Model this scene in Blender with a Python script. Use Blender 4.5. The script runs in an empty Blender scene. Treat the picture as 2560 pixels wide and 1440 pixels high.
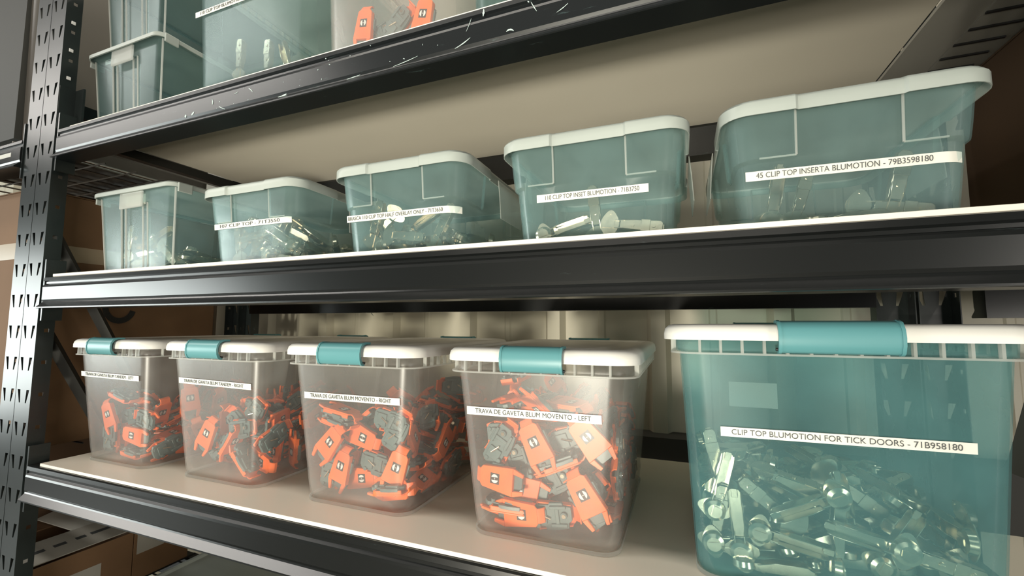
import bpy, bmesh, math, random, json
from mathutils import Vector, Matrix, Quaternion

random.seed(11)
R = math.radians
PI = math.pi
EYE = 1.35            # height of the lens above the floor; all builders below work relative to it

# ---------------------------------------------------------------- camera, world, lights, exposure
sc = bpy.context.scene
col = sc.collection
cam_data = bpy.data.cameras.new('camera')
cam_data.sensor_fit = 'HORIZONTAL'
cam_data.sensor_width = 36.0
cam_data.lens = 36.0 * 1091.0 / 2560.0
cam_data.clip_start = 0.02
cam = bpy.data.objects.new('camera', cam_data)
col.objects.link(cam)
yaw, pitch, roll = R(21.184), R(4.806), R(0.095)
fwd = Vector((-math.sin(yaw) * math.cos(pitch), math.cos(yaw) * math.cos(pitch), math.sin(pitch)))
rgt = Vector((math.cos(yaw), math.sin(yaw), 0))
upv = rgt.cross(fwd)
r2 = rgt * math.cos(roll) + upv * math.sin(roll)
u2v = upv * math.cos(roll) - rgt * math.sin(roll)
cam.matrix_world = Matrix.Translation((0, 0, EYE)) @ Matrix((r2, u2v, -fwd)).transposed().to_4x4()
sc.camera = cam

world = bpy.data.worlds.new('warehouse_ambient')
sc.world = world
world.use_nodes = True
world.node_tree.nodes['Background'].inputs[0].default_value = (0.80, 0.92, 1.0, 1)
world.node_tree.nodes['Background'].inputs[1].default_value = 0.025

sc.view_settings.view_transform = 'Standard'
sc.view_settings.look = 'None'
sc.view_settings.gamma = 1.0
sc.view_settings.exposure = 0.0
sc.view_settings.use_curve_mapping = False
sc.cycles.transparent_max_bounces = 24
sc.cycles.max_bounces = 8
sc.cycles.caustics_reflective = False
sc.cycles.caustics_refractive = False


def area(name, loc, target, sx, sy, power, colour):
    l = bpy.data.lights.new(name, 'AREA')
    l.shape = 'RECTANGLE'; l.size = sx; l.size_y = sy; l.energy = power; l.color = colour
    o = bpy.data.objects.new(name, l); col.objects.link(o)
    o.location = (loc[0], loc[1], loc[2] + EYE)
    d = Vector(target) - Vector(loc)
    o.rotation_euler = d.to_track_quat('-Z', 'Y').to_euler()
    return o


# daylight through the loading doors (front right, end of the aisle at the left), ceiling tubes, and added fill lights
area('front_fill', (-0.6, -3.6, 1.95), (-0.5, 0.6, 0.0), 4.2, 1.1, 22, (1.0, 0.94, 0.84))  # added soft fill from the front, high enough to miss the beam faces
area('aisle_end_daylight', (-5.2, -1.3, -0.1), (-1.0, 0.6, -0.05), 2.2, 1.25, 70, (0.92, 1.0, 0.97))
area('right_door_daylight', (3.7, -3.2, -0.1), (0.2, 0.6, -0.1), 1.7, 1.9, 105, (1.0, 0.95, 0.86))
area('ceiling_tube', (-0.4, -0.15, 2.25), (-0.4, -0.14, 0), 3.4, 0.25, 36, (1.0, 0.94, 0.84))
area('ceiling_tube_row', (-5.2, -1.35, 2.3), (-5.2, -1.34, 0), 4.6, 0.3, 125, (1.0, 0.96, 0.9))
area('left_fill', (-8.5, -3.4, 0.0), (-1.0, 0.6, -0.1), 2.6, 2.0, 60, (0.94, 1.0, 0.98))  # added fill from the far left, its reflection kept to the beam end
area('rear_ceiling_tube', (-0.9, 1.34, 2.2), (-0.9, 1.4, 0), 3.0, 0.08, 14, (1.0, 0.92, 0.78))
area('low_fill', (-0.5, -2.4, -1.25), (-0.5, 0.75, 0.5), 1.6, 1.2, 90, (1.0, 0.93, 0.78))  # added low fill brightening the upper board's underside, like floor bounce

# added spot, low in front of the rack, throws a soft pool of light up under the shelves
wl = bpy.data.lights.new('underside_spot', 'SPOT'); wl.energy = 900; wl.color = (1.0, 0.95, 0.80); wl.spot_size = R(28); wl.spot_blend = 0.5; wl.shadow_soft_size = 0.30
wo = bpy.data.objects.new('underside_spot', wl); col.objects.link(wo); wo.location = (-0.56, -3.4, 0.15)
wo.rotation_euler = (Vector((-0.56, 0.60, -0.13 + EYE)) - wo.location).to_track_quat('-Z', 'Y').to_euler()


# ---------------------------------------------------------------- materials
def nt(name):
    m = bpy.data.materials.new(name); m.use_nodes = True
    n = m.node_tree; n.nodes.clear()
    return m, n, n.nodes.new('ShaderNodeOutputMaterial')


def plain(name, rgb, rough=0.5, metal=0.0, noise=0.0, nscale=20.0, rgb2=None, bump=0.0, spec=0.5, stretch=None, coat=0.0):
    m, n, out = nt(name)
    b = n.nodes.new('ShaderNodeBsdfPrincipled')
    b.inputs['Base Color'].default_value = (*rgb, 1)
    b.inputs['Roughness'].default_value = rough
    b.inputs['Metallic'].default_value = metal
    b.inputs['Specular IOR Level'].default_value = spec
    b.inputs['Coat Weight'].default_value = coat
    n.links.new(b.outputs[0], out.inputs[0])
    if noise or bump:
        tc = n.nodes.new('ShaderNodeTexCoord'); mp = n.nodes.new('ShaderNodeMapping')
        n.links.new(tc.outputs['Object'], mp.inputs[0])
        if stretch: mp.inputs['Scale'].default_value = stretch
        nz = n.nodes.new('ShaderNodeTexNoise'); nz.inputs['Scale'].default_value = nscale; nz.inputs['Detail'].default_value = 5
        n.links.new(mp.outputs[0], nz.inputs['Vector'])
        if noise:
            r = n.nodes.new('ShaderNodeValToRGB')
            c2 = rgb2 or tuple(c * 0.7 for c in rgb)
            r.color_ramp.elements[0].position = 0.5 - noise / 2; r.color_ramp.elements[1].position = 0.5 + noise / 2
            r.color_ramp.elements[0].color = (*c2, 1); r.color_ramp.elements[1].color = (*rgb, 1)
            n.links.new(nz.outputs[0], r.inputs[0]); n.links.new(r.outputs[0], b.inputs['Base Color'])
        if bump:
            bp = n.nodes.new('ShaderNodeBump'); bp.inputs['Strength'].default_value = bump; bp.inputs['Distance'].default_value = 0.002
            n.links.new(nz.outputs[0], bp.inputs['Height']); n.links.new(bp.outputs[0], b.inputs['Normal'])
    return m


def scuffed_steel(name, rgb, scuff, amount, rough=0.3):
    """black painted steel with pale scratches and rub marks of its own"""
    m, n, out = nt(name)
    b = n.nodes.new('ShaderNodeBsdfPrincipled')
    b.inputs['Roughness'].default_value = rough
    b.inputs['Specular IOR Level'].default_value = 0.5
    tc = n.nodes.new('ShaderNodeTexCoord')
    mp = n.nodes.new('ShaderNodeMapping'); mp.inputs['Scale'].default_value = (1.6, 9, 9); mp.inputs['Rotation'].default_value = (0, 0.25, 0)
    n.links.new(tc.outputs['Object'], mp.inputs[0])
    nz = n.nodes.new('ShaderNodeTexNoise'); nz.inputs['Scale'].default_value = 9; nz.inputs['Detail'].default_value = 9; nz.inputs['Roughness'].default_value = 0.72
    n.links.new(mp.outputs[0], nz.inputs['Vector'])
    r = n.nodes.new('ShaderNodeValToRGB')
    r.color_ramp.elements[0].position = 0.66 - amount * 0.03; r.color_ramp.elements[1].position = 0.80 - amount * 0.04
    r.color_ramp.elements[0].color = (0, 0, 0, 1); r.color_ramp.elements[1].color = (1, 1, 1, 1)
    n.links.new(nz.outputs[0], r.inputs[0])
    mx = n.nodes.new('ShaderNodeMix'); mx.data_type = 'RGBA'
    mx.inputs['A'].default_value = (*rgb, 1); mx.inputs['B'].default_value = (*scuff, 1)
    n.links.new(r.outputs[0], mx.inputs['Factor']); n.links.new(mx.outputs['Result'], b.inputs['Base Color'])
    n.links.new(b.outputs[0], out.inputs[0])
    return m


def clear_plastic(name, tint, milk, clear, rough=0.32, gloss=0.0, cloud=0.06):
    """translucent polypropylene: part of the light goes straight through, part is scattered by the milky plastic"""
    m, n, out = nt(name)
    tr = n.nodes.new('ShaderNodeBsdfTransparent'); tr.inputs[0].default_value = (*tint, 1)
    df = n.nodes.new('ShaderNodeBsdfDiffuse'); df.inputs[0].default_value = (*milk, 1)
    tl = n.nodes.new('ShaderNodeBsdfTranslucent'); tl.inputs[0].default_value = (*milk, 1)
    mk = n.nodes.new('ShaderNodeMixShader'); mk.inputs[0].default_value = 0.5
    n.links.new(df.outputs[0], mk.inputs[1]); n.links.new(tl.outputs[0], mk.inputs[2])
    tc = n.nodes.new('ShaderNodeTexCoord'); nz = n.nodes.new('ShaderNodeTexNoise')
    nz.inputs['Scale'].default_value = 11; nz.inputs['Detail'].default_value = 4
    n.links.new(tc.outputs['Object'], nz.inputs['Vector'])
    mr = n.nodes.new('ShaderNodeMapRange'); mr.inputs['From Min'].default_value = 0.3; mr.inputs['From Max'].default_value = 0.7
    mr.inputs['To Min'].default_value = 1 - clear - cloud * 0.5; mr.inputs['To Max'].default_value = 1 - clear + cloud * 0.5
    n.links.new(nz.outputs[0], mr.inputs[0])
    lw = n.nodes.new('ShaderNodeLayerWeight'); lw.inputs[0].default_value = 0.35
    ad = n.nodes.new('ShaderNodeMath'); ad.operation = 'MULTIPLY_ADD'; ad.use_clamp = True; ad.inputs[1].default_value = 0.03
    n.links.new(lw.outputs['Facing'], ad.inputs[0]); n.links.new(mr.outputs[0], ad.inputs[2])
    m1 = n.nodes.new('ShaderNodeMixShader')
    n.links.new(ad.outputs[0], m1.inputs[0]); n.links.new(tr.outputs[0], m1.inputs[1]); n.links.new(mk.outputs[0], m1.inputs[2])
    gl = n.nodes.new('ShaderNodeBsdfGlossy'); gl.inputs['Roughness'].default_value = rough; gl.inputs[0].default_value = (1, 1, 1, 1)
    fr = n.nodes.new('ShaderNodeFresnel'); fr.inputs[0].default_value = 1.4
    ga = n.nodes.new('ShaderNodeMath'); ga.operation = 'ADD'; ga.use_clamp = True; ga.inputs[1].default_value = gloss
    hf = n.nodes.new('ShaderNodeMath'); hf.operation = 'MULTIPLY'; hf.inputs[1].default_value = 0.14
    n.links.new(fr.outputs[0], hf.inputs[0]); n.links.new(hf.outputs[0], ga.inputs[0])
    m2 = n.nodes.new('ShaderNodeMixShader')
    n.links.new(ga.outputs[0], m2.inputs[0]); n.links.new(m1.outputs[0], m2.inputs[1]); n.links.new(gl.outputs[0], m2.inputs[2])
    n.links.new(m2.outputs[0], out.inputs[0])
    return m


M = {
    'black': scuffed_steel('black_painted_steel', (0.007, 0.008, 0.008), (0.05, 0.07, 0.07), 0.15, 0.25),
    'black_scuffed': scuffed_steel('scuffed_black_painted_steel', (0.006, 0.008, 0.009), (0.09, 0.14, 0.14), 0.9, 0.30),
    'inner_paper': plain('tan_paper', (0.16, 0.16, 0.14), 0.7),
    'filler': plain('grey_sheet_metal', (0.30, 0.29, 0.26), 0.45),
    'slate': plain('slate_painted_steel', (0.017, 0.022, 0.021), 0.30, 0.0, 0.3, 12, (0.012, 0.016, 0.0155)),
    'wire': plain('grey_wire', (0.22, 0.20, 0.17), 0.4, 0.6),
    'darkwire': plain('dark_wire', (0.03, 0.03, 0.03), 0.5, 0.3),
    'board': plain('white_laminate', (0.70, 0.65, 0.55), 0.42, 0, 0.5, 3, (0.66, 0.61, 0.51)),
    'board_edge': plain('white_board_edge', (0.74, 0.70, 0.62), 0.5),
    'white': plain('white_plastic', (0.78, 0.77, 0.73), 0.38, 0, 0.3, 8, (0.73, 0.72, 0.68)),
    'milk': plain('milky_white_lid', (0.40, 0.44, 0.41), 0.4, 0, 0.3, 8, (0.37, 0.41, 0.38)),
    'latch': plain('aqua_plastic', (0.10, 0.28, 0.30), 0.36),
    'orange': plain('orange_plastic', (0.90, 0.16, 0.025), 0.42, 0, 0.3, 30, (0.82, 0.13, 0.02)),
    'grey_plastic': plain('grey_green_plastic', (0.115, 0.165, 0.160), 0.38, 0, 0.4, 40, (0.09, 0.13, 0.13)),
    'black_plastic': plain('black_plastic', (0.02, 0.02, 0.02), 0.4),
    'mark': plain('white_print', (0.75, 0.75, 0.72), 0.5),
    'nickel': plain('nickel_plate', (0.80, 0.67, 0.51), 0.20, 1.0, 0.5, 45, (0.50, 0.42, 0.32)),
    'tape': plain('label_tape', (0.70, 0.70, 0.64), 0.4),
    'smear': plain('dried_paint', (0.45, 0.55, 0.53), 0.6),
    'ink': plain('label_ink', (0.07, 0.075, 0.075), 0.6),
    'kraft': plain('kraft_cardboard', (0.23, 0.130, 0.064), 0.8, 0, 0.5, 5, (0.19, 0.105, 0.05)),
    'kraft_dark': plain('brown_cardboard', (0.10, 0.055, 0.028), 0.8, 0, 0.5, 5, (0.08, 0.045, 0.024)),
    'kraft_tape': plain('packing_tape', (0.42, 0.33, 0.22), 0.3),
    'paper': plain('paper', (0.42, 0.40, 0.35), 0.7),
    'wall': plain('beige_metal_siding', (0.56, 0.53, 0.43), 0.45, 0, 0.6, 2.2, (0.47, 0.43, 0.33)),
    'stain': plain('tan_stain', (0.42, 0.30, 0.17), 0.6),
    'matte_dark': plain('dark_matte', (0.03, 0.03, 0.025), 0.6),
    'concrete': plain('concrete', (0.10, 0.095, 0.085), 0.45, 0, 0.6, 3, (0.07, 0.067, 0.062)),
    'ceiling': plain('dark_ceiling', (0.05, 0.055, 0.06), 0.8),
    'grey_tote': plain('grey_plastic_tote', (0.10, 0.092, 0.08), 0.4),
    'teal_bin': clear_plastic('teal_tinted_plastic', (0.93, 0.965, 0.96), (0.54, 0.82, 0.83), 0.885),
    'big_bin': clear_plastic('deep_teal_tinted_plastic', (0.88, 0.955, 0.95), (0.31, 0.66, 0.69), 0.84, cloud=0.07),
    'clear_bin': clear_plastic('clear_milky_plastic', (0.97, 0.97, 0.96), (0.82, 0.81, 0.78), 0.91, gloss=0.012),
    'dimmed_smoky_bin': clear_plastic('dimmed_smoky_teal', (0.84, 0.91, 0.91), (0.26, 0.38, 0.38), 0.87),  # smoky tint with darkening added where the lamps overlight the upper bins
    'edge_plastic': clear_plastic('thick_clear_plastic_edge', (0.95, 0.96, 0.95), (0.82, 0.83, 0.79), 0.5),
}


# ---------------------------------------------------------------- mesh helpers
class MB:
    def __init__(s): s.v = []; s.f = []; s.mi = []
    def add(s, vs, fs, mi=0):
        k = len(s.v); s.v += [tuple(v) for v in vs]; s.f += [tuple(i + k for i in f) for f in fs]; s.mi += [mi] * len(fs)
    def box(s, x0, x1, y0, y1, z0, z1, mi=0, mat=None):
        vs = [Vector((x, y, z)) for z in (z0, z1) for y in (y0, y1) for x in (x0, x1)]
        if mat is not None: vs = [mat @ v for v in vs]
        s.add(vs, [(0, 2, 3, 1), (4, 5, 7, 6), (0, 1, 5, 4), (2, 6, 7, 3), (0, 4, 6, 2), (1, 3, 7, 5)], mi)
    def prism(s, pts, z0, z1, mi=0, axis='z'):
        """closed outline pts (a,b) extruded along axis; x-axis: (a,b)->(y,z)"""
        n = len(pts)
        def mk(a, b, c): return {'z': (a, b, c), 'x': (c, a, b), 'y': (a, c, b)}[axis]
        vs = [mk(a, b, z0) for a, b in pts] + [mk(a, b, z1) for a, b in pts]
        fs = [tuple(range(n))[::-1], tuple(range(n, 2 * n))] + [(i, (i + 1) % n, n + (i + 1) % n, n + i) for i in range(n)]
        s.add(vs, fs, mi)
    def cyl(s, c, r, h, n=14, axis='z', mi=0, r2=None):
        r2 = r if r2 is None else r2
        vs = []
        for k, (t, rr) in enumerate(((0, r), (h, r2))):
            for i in range(n):
                a = 2 * PI * i / n; p = (rr * math.cos(a), rr * math.sin(a))
                q = {'z': (p[0], p[1], t), 'x': (t, p[0], p[1]), 'y': (p[0], t, p[1])}[axis]
                vs.append((c[0] + q[0], c[1] + q[1], c[2] + q[2]))
        s.add(vs, [tuple(range(n))[::-1], tuple(range(n, 2 * n))] + [(i, (i + 1) % n, n + (i + 1) % n, n + i) for i in range(n)], mi)
    def bar(s, a, b, r, mi=0, n=4):
        a = Vector(a); b = Vector(b); d = (b - a).normalized()
        u = d.orthogonal().normalized(); w = d.cross(u)
        vs = [p + (u * math.cos(2 * PI * i / n + PI / 4) + w * math.sin(2 * PI * i / n + PI / 4)) * r for p in (a, b) for i in range(n)]
        s.add(vs, [tuple(range(n))[::-1], tuple(range(n, 2 * n))] + [(i, (i + 1) % n, n + (i + 1) % n, n + i) for i in range(n)], mi)
    def loft(s, rings, mi=0, cap0=False, cap1=False):
        n = len(rings[0]); k = len(s.v)
        for r in rings: s.v += [tuple(p) for p in r]
        for j in range(len(rings) - 1):
            for i in range(n):
                s.f.append((k + j * n + i, k + j * n + (i + 1) % n, k + (j + 1) * n + (i + 1) % n, k + (j + 1) * n + i)); s.mi.append(mi)
        if cap0: s.f.append(tuple(k + i for i in range(n))[::-1]); s.mi.append(mi)
        if cap1: s.f.append(tuple(k + (len(rings) - 1) * n + i for i in range(n))); s.mi.append(mi)
    def mesh(s, name, mats, smooth=None, fix=True):
        me = bpy.data.meshes.new(name); me.from_pydata(s.v, [], s.f); me.update()
        for m in (mats if isinstance(mats, (list, tuple)) else [mats]): me.materials.append(m)
        me.polygons.foreach_set('material_index', s.mi)
        if fix:
            bm = bmesh.new(); bm.from_mesh(me); bmesh.ops.recalc_face_normals(bm, faces=bm.faces); bm.to_mesh(me); bm.free()
        if smooth is not None:
            me.polygons.foreach_set('use_smooth', [True] * len(me.polygons)); me.set_sharp_from_angle(angle=R(smooth))
        return me


def link(name, me, parent=None, loc=None, bevel=0.0, solid=0.0, seg=2):
    o = bpy.data.objects.new(name, me); col.objects.link(o)
    if parent is not None: o.parent = parent
    if loc is not None: o.location = loc
    if solid:
        md = o.modifiers.new('thickness', 'SOLIDIFY'); md.thickness = solid; md.offset = -1
    if bevel:
        md = o.modifiers.new('soft_edges', 'BEVEL'); md.width = bevel; md.segments = seg; md.limit_method = 'ANGLE'; md.angle_limit = R(40)
    return o


def tag(o, label=None, cat=None, group=None, kind=None):
    for k, v in (('label', label), ('category', cat), ('group', group), ('kind', kind)):
        if v: o[k] = v
    return o


def empty(name, loc=(0, 0, 0)):
    o = bpy.data.objects.new(name, None); col.objects.link(o); o.location = loc; o.empty_display_size = 0.05
    return o


def copy_tree(o, parent=None):
    c = o.copy(); col.objects.link(c)
    if parent is not None: c.parent = parent
    for ch in o.children: copy_tree(ch, c)
    return c


# ---------------------------------------------------------------- the room
b = MB(); b.box(-6, 5, -6, 2.0, -EYE - 0.1, -EYE); tag(link('floor', b.mesh('floor', M['concrete'])), kind='structure')
b = MB(); b.box(-6, 5, -6, 2.0, 2.6, 2.7); tag(link('ceiling', b.mesh('ceiling', M['ceiling'])), kind='structure')
WY = 1.45
b = MB(); pts = []
x = -5.36
while x < 3.6:                                     # siding profile: flat pans with raised ribs
    pts += [(x, WY), (x + 0.108, WY), (x + 0.113, WY - 0.004), (x + 0.128, WY - 0.004), (x + 0.133, WY), (x + 0.262, WY), (x + 0.276, WY - 0.03), (x + 0.318, WY - 0.03), (x + 0.332, WY)]
    x += 0.333
n = len(pts)
b.add([(p[0], p[1], -EYE) for p in pts] + [(p[0], p[1], 2.6) for p in pts], [(i, i + 1, n + i + 1, n + i) for i in range(n - 1)])
wall = link('wall_back', b.mesh('wall_back', M['wall'], fix=False)); tag(wall, kind='structure')
b = MB(); b.box(-5.3, 3.5, 1.36, 1.448, -0.47, -0.325); tag(link('shade_strip_1', b.mesh('shade_strip_1', M['matte_dark'])), kind='structure')  # dark strip put in for the shade band low on the wall


# ---------------------------------------------------------------- storage racks
X0, X1 = -1.50, 0.395
YF, YB = 0.600, 1.19


def upright_mesh(side=1):
    """slotted angle post: front face in XZ (0.072 wide) with two columns of slanted keyhole slots, return face along +Y; side=1: return at +x"""
    w, d, pitch = 0.070, 0.034, 0.0808
    z0, z1 = -EYE, 1.0
    bm = MB()
    cols_ = [(-w / 2, -w * 0.03), (w * -0.03, w / 2)]
    nz = int((z1 - z0) / pitch) + 1
    for k in range(nz):
        za, zb = z0 + k * pitch, min(z0 + (k + 1) * pitch, z1)
        for ci, (xa, xb) in enumerate(((-w / 2, -0.001), (-0.001, w / 2))):
            cx = (xa + xb) / 2; sl = 0.0035 if ci == 0 else -0.0035
            hz0, hz1 = za + 0.020, za + 0.053
            if hz1 > zb: hz0, hz1 = za + (zb - za) * 0.3, za + (zb - za) * 0.6
            q = [(cx + sl - 0.0026, hz0), (cx + sl + 0.0026, hz0), (cx - sl + 0.0066, hz1), (cx - sl - 0.0066, hz1)]
            o = [(xa, za), (xb, za), (xb, zb), (xa, zb)]
            vs = [(p[0], 0, p[1]) for p in o] + [(p[0], 0, p[1]) for p in q]
            bm.add(vs, [(0, 1, 5, 4), (1, 2, 6, 5), (2, 3, 7, 6), (3, 0, 4, 7)])
    # return faces with square holes, one every pitch
    for sx, dd in ((side * w / 2, d), (-side * w / 2, d)):
        for k in range(nz):
            za, zb = z0 + k * pitch, min(z0 + (k + 1) * pitch, z1)
            zc = (za + zb) / 2; h = 0.0045
            o = [(0, za), (dd, za), (dd, zb), (0, zb)]; c = dd * 0.55
            q = [(c - h, zc - h), (c + h, zc - h), (c + h, zc + h), (c - h, zc + h)]
            vs = [(sx, p[0], p[1]) for p in o] + [(sx, p[0], p[1]) for p in q]
            bm.add(vs, [(0, 1, 5, 4), (1, 2, 6, 5), (2, 3, 7, 6), (3, 0, 4, 7)])
    me = bm.mesh('upright', M['slate'], fix=False)
    t = bmesh.new(); t.from_mesh(me); bmesh.ops.remove_doubles(t, verts=t.verts, dist=1e-5); bmesh.ops.recalc_face_normals(t, faces=t.faces); t.to_mesh(me); t.free()
    return me


UPM = upright_mesh()
BEAM = [(0.000, 0.086), (-0.004, 0.084), (-0.005, 0.075), (-0.001, 0.072), (-0.001, 0.067), (-0.005, 0.063), (-0.006, 0.058), (-0.006, 0.024), (-0.004, 0.019),
        (-0.005, 0.016), (-0.016, 0.004), (-0.016, 0.001), (-0.014, 0.000), (0.034, 0.000), (0.034, 0.078), (0.030, 0.086)]


def beam_mesh(xa, xb, mat, scale=0.93):
    bm = MB(); bm.prism([(p[0], p[1] * scale) for p in BEAM], xa, xb, axis='x')
    return bm.mesh('beam', mat)


def rack(name, label, xa, xb, levels, front_mats, left=True, right=True, braced=False):
    r = empty(name, (xa, YF, -EYE)); tag(r, label, 'shelving rack', 'black steel racks along the wall')
    inv = Matrix.Translation((-xa, -YF, EYE))
    def put(nm, me, loc=(0, 0, 0), rz=0, **k):
        o = link(nm, me, r, **k); o.location = (loc[0] - xa, loc[1] - YF, loc[2] + EYE); o.rotation_euler.z = rz; return o
    ends = ([xa - 0.058] if left else []) + ([xb + 0.042] if right else [])
    for ex in ends:
        put('upright', UPM, (ex, YF, 0), solid=0.002)
        put('upright', UPM, (ex, YB + 0.034, 0), rz=PI, solid=0.002)
        # end frame: level bars and diagonal braces running front to rear
        for zz in (0.575, -1.15):
            m = MB(); m.box(ex - 0.008, ex + 0.008, YF + 0.036, YB - 0.002, zz, zz + 0.036)
            put('crossbar', m.mesh('crossbar', M['black']))
        for (ya, za), (yb, zb) in ((((YF + 0.034, 0.235), (0.850, -0.205)), ((YF + 0.034, -0.025), (0.850, -0.465))) if braced else ()):
            m = MB(); m.bar((ex, ya, za), (ex, yb, zb), 0.015)
            put('diagonal_brace', m.mesh('diagonal_brace', M['matte_dark']))
    for (zb, fm, dk) in levels:
        put('front_beam', beam_mesh(xa + 0.002, xb - 0.002, M[fm]), (0, YF, zb))
        o = put('rear_beam', beam_mesh(-xb + 0.002, -xa - 0.002, M['black']), (0, YB + 0.006, zb), rz=PI)
        for ex, s in ((xa, 1), (xb, -1)):          # end connectors hooked into the posts
            m = MB()
            m.prism([(YF - 0.003, zb - 0.03), (YF + 0.036, zb - 0.03), (YF + 0.036, zb + 0.125), (YF - 0.003, zb + 0.125)], *sorted((ex - 0.004 * s, ex + 0.0015 * s)), axis='x')
            put('connector', m.mesh('connector', M['slate']))
        for sx in ((xa + 0.02,) if dk else ()):   # cross supports front to rear under the board
            m = MB(); m.box(sx - 0.012, sx + 0.012, YF + 0.036, YB - 0.030, zb + 0.054, zb + 0.079)
            put('cross_support', m.mesh('cross_support', M['black']))
    return r


main = rack('storage_rack', 'black steel rack filling the picture, carrying all the labelled bins', X0, X1,
            [(-0.424, 'black', 1), (0.0385, 'black', 1), (0.4255, 'black_scuffed', 1), (-0.95, 'black', 1)], None, braced=True)
# the sleeve where the two halves of the front left post meet
m = MB(); m.prism([(-1.5235, 0.601), (-1.5205, 0.601), (-1.5205, 0.634), (-1.485, 0.634), (-1.485, 0.639), (-1.5235, 0.639)], 0.515, 0.632)
o = link('splice_plate', m.mesh('splice_plate', M['slate']), main); o.location = (-X0, -YF, EYE)
# bolts through the post above the upper beam
for k in range(4):
    m = MB(); m.box(-1.5222, -1.5195, 0.612, 0.621, 0.655 + k * 0.0785, 0.664 + k * 0.0785)
    o = link('bolt', m.mesh('bolt', M['mark']), main, bevel=0.001); o.location = (-X0, -YF, EYE)

nl = rack('storage_rack', 'black steel rack of the next bay, cut by the left picture edge', -3.45, -1.6725, [(0.425, 'black', 0), (-0.44, 'black', 0), (-0.955, 'black', 0)], None, left=False)
nr = rack('storage_rack', 'black steel rack of the next bay, glimpsed behind the right-hand bins', 0.5695, 2.3, [(0.425, 'black', 0), (0.015, 'black', 0)], None, right=False)


# white laminate boards
def board(label, ztop, xa=X0 + 0.045, xb=X1 - 0.004, ya=YF - 0.0005, yb=YB - 0.004):
    m = MB(); m.box(xa, xb, ya, yb, ztop - 0.007, ztop)
    me = m.mesh('shelf_board', [M['board'], M['board_edge']])
    for p in me.polygons:
        if p.normal.y < -0.5: p.material_index = 1
    return tag(link('shelf_board', me, bevel=0.0008), label, 'shelf board', 'white shelf boards')


board('white laminate board on the lower beams under the orange-filled latch bins', -0.337, X0 + 0.04, ya=YF + 0.003)
board('white laminate board on the middle beams under the five teal tinted bins', 0.1255, X0 + 0.03)
board('white laminate board on the upper beams, its pale underside showing above the middle bins', 0.5125, X0 + 0.035, ya=YF + 0.004)
board('plain board on the lowest beams, under the opened carton and the low bin', -0.863, X0 + 0.03)


def wire_deck(label, xa, xb, z, mat, sx=0.10, sy=0.085, r=0.003):
    m = MB()
    x = xa
    while x <= xb + 1e-6: m.bar((x, YF + 0.004, z), (x, YB - 0.004, z), r); x += sx
    y = YF + 0.02
    while y <= YB: m.bar((xa, y, z - 0.004), (xb, y, z - 0.004), r); y += sy
    return tag(link('wire_deck', m.mesh('wire_deck', M[mat])), label, 'wire deck', 'wire mesh decks of the neighbouring bays')


wire_deck('wire mesh deck of the left bay seen from below beside the upper left beam', -2.95, -1.69, 0.5125, 'wire')
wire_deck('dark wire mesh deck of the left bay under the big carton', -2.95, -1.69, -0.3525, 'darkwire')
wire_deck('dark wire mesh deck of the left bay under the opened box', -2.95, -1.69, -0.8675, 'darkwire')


def panel(label, xa, xb, ya, yb, z, slots=()):
    """grey sheet metal strip bridging the gap between two bays"""
    m = MB(); m.box(xa, xb, ya, yb, z, z + 0.006)
    o = tag(link('filler_panel', m.mesh('filler_panel', M['filler'])), label, 'metal panel')
    for y in slots:
        k = MB(); k.box(xa, xa + 0.07, y - 0.0025, y + 0.0025, z - 0.003, z - 0.0002)
        link('slot_bar', k.mesh('slot_bar', M['darkwire']), o)
    return o


panel('grey strip between the two bays above the rightmost middle box', 0.399, 0.4715, 0.642, 1.15, 0.507)
panel('grey panel with short dark bars at the top right corner', 0.4745, 0.566, 0.642, 1.15, 0.507, [0.72 + 0.045 * i for i in range(9)])
panel('grey strip between the two bays above the tallest middle box', -1.595, -1.5, 0.642, 1.15, 0.507)


# ---------------------------------------------------------------- plastic bins
LOWZ, MIDZ, UPZ = -0.337, 0.1255, 0.5125


def ring(z, hw, hd, r, out=0.0, bw=0.055, bd=0.09, cs=6, allround=False):
    """rounded rectangle at height z with fixed break points on each side; between the two break points of a side the wall is not pushed out"""
    e = 0.0035
    pts = []
    def side(a0, a1, half, b):
        return [(-half, 1), (-b - e, 1), (-b, 0), (-b * 0.33, 0), (b * 0.33, 0), (b, 0), (b + e, 1), (half, 1)]
    # order: front (y=-hd) left->right, corner, right, corner, back, corner, left, corner
    def arc(cx, cy, a0):
        o = []
        for i in range(1, cs):
            a = a0 + (PI / 2) * i / cs; o.append((cx + r * math.cos(a), cy + r * math.sin(a), math.cos(a), math.sin(a), 1))
        return o
    ix, iy = hw - r, hd - r
    for t, m in side(0, 0, ix, bw): pts.append((t, -hd, 0, -1, m))
    pts += arc(ix, -iy, -PI / 2)
    for t, m in side(0, 0, iy, bd): pts.append((hw, t, 1, 0, m))
    pts += arc(ix, iy, 0)
    for t, m in side(0, 0, ix, bw): pts.append((-t, hd, 0, 1, m))
    pts += arc(-ix, iy, PI / 2)
    for t, m in side(0, 0, iy, bd): pts.append((-hw, -t, -1, 0, m))
    pts += arc(-ix, -iy, PI)
    return [Vector((x + nx * out * (1 if allround else m), y + ny * out * (1 if allround else m), z)) for x, y, nx, ny, m in pts]


def front_edge(sp, z):
    """half width, front y and corner radius of the wall at height z (local)"""
    t = min(1, max(0, z / sp['h']))
    hw = sp['wb'] / 2 + (sp['wt'] - sp['wb']) / 2 * t
    yf = -sp['db'] / 2 - (sp['dt'] - sp['db']) / 2 * t
    o = sp.get('out', 0) if z > sp.get('shoulder', 9) else 0
    return hw, yf, 0.03, o


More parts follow.
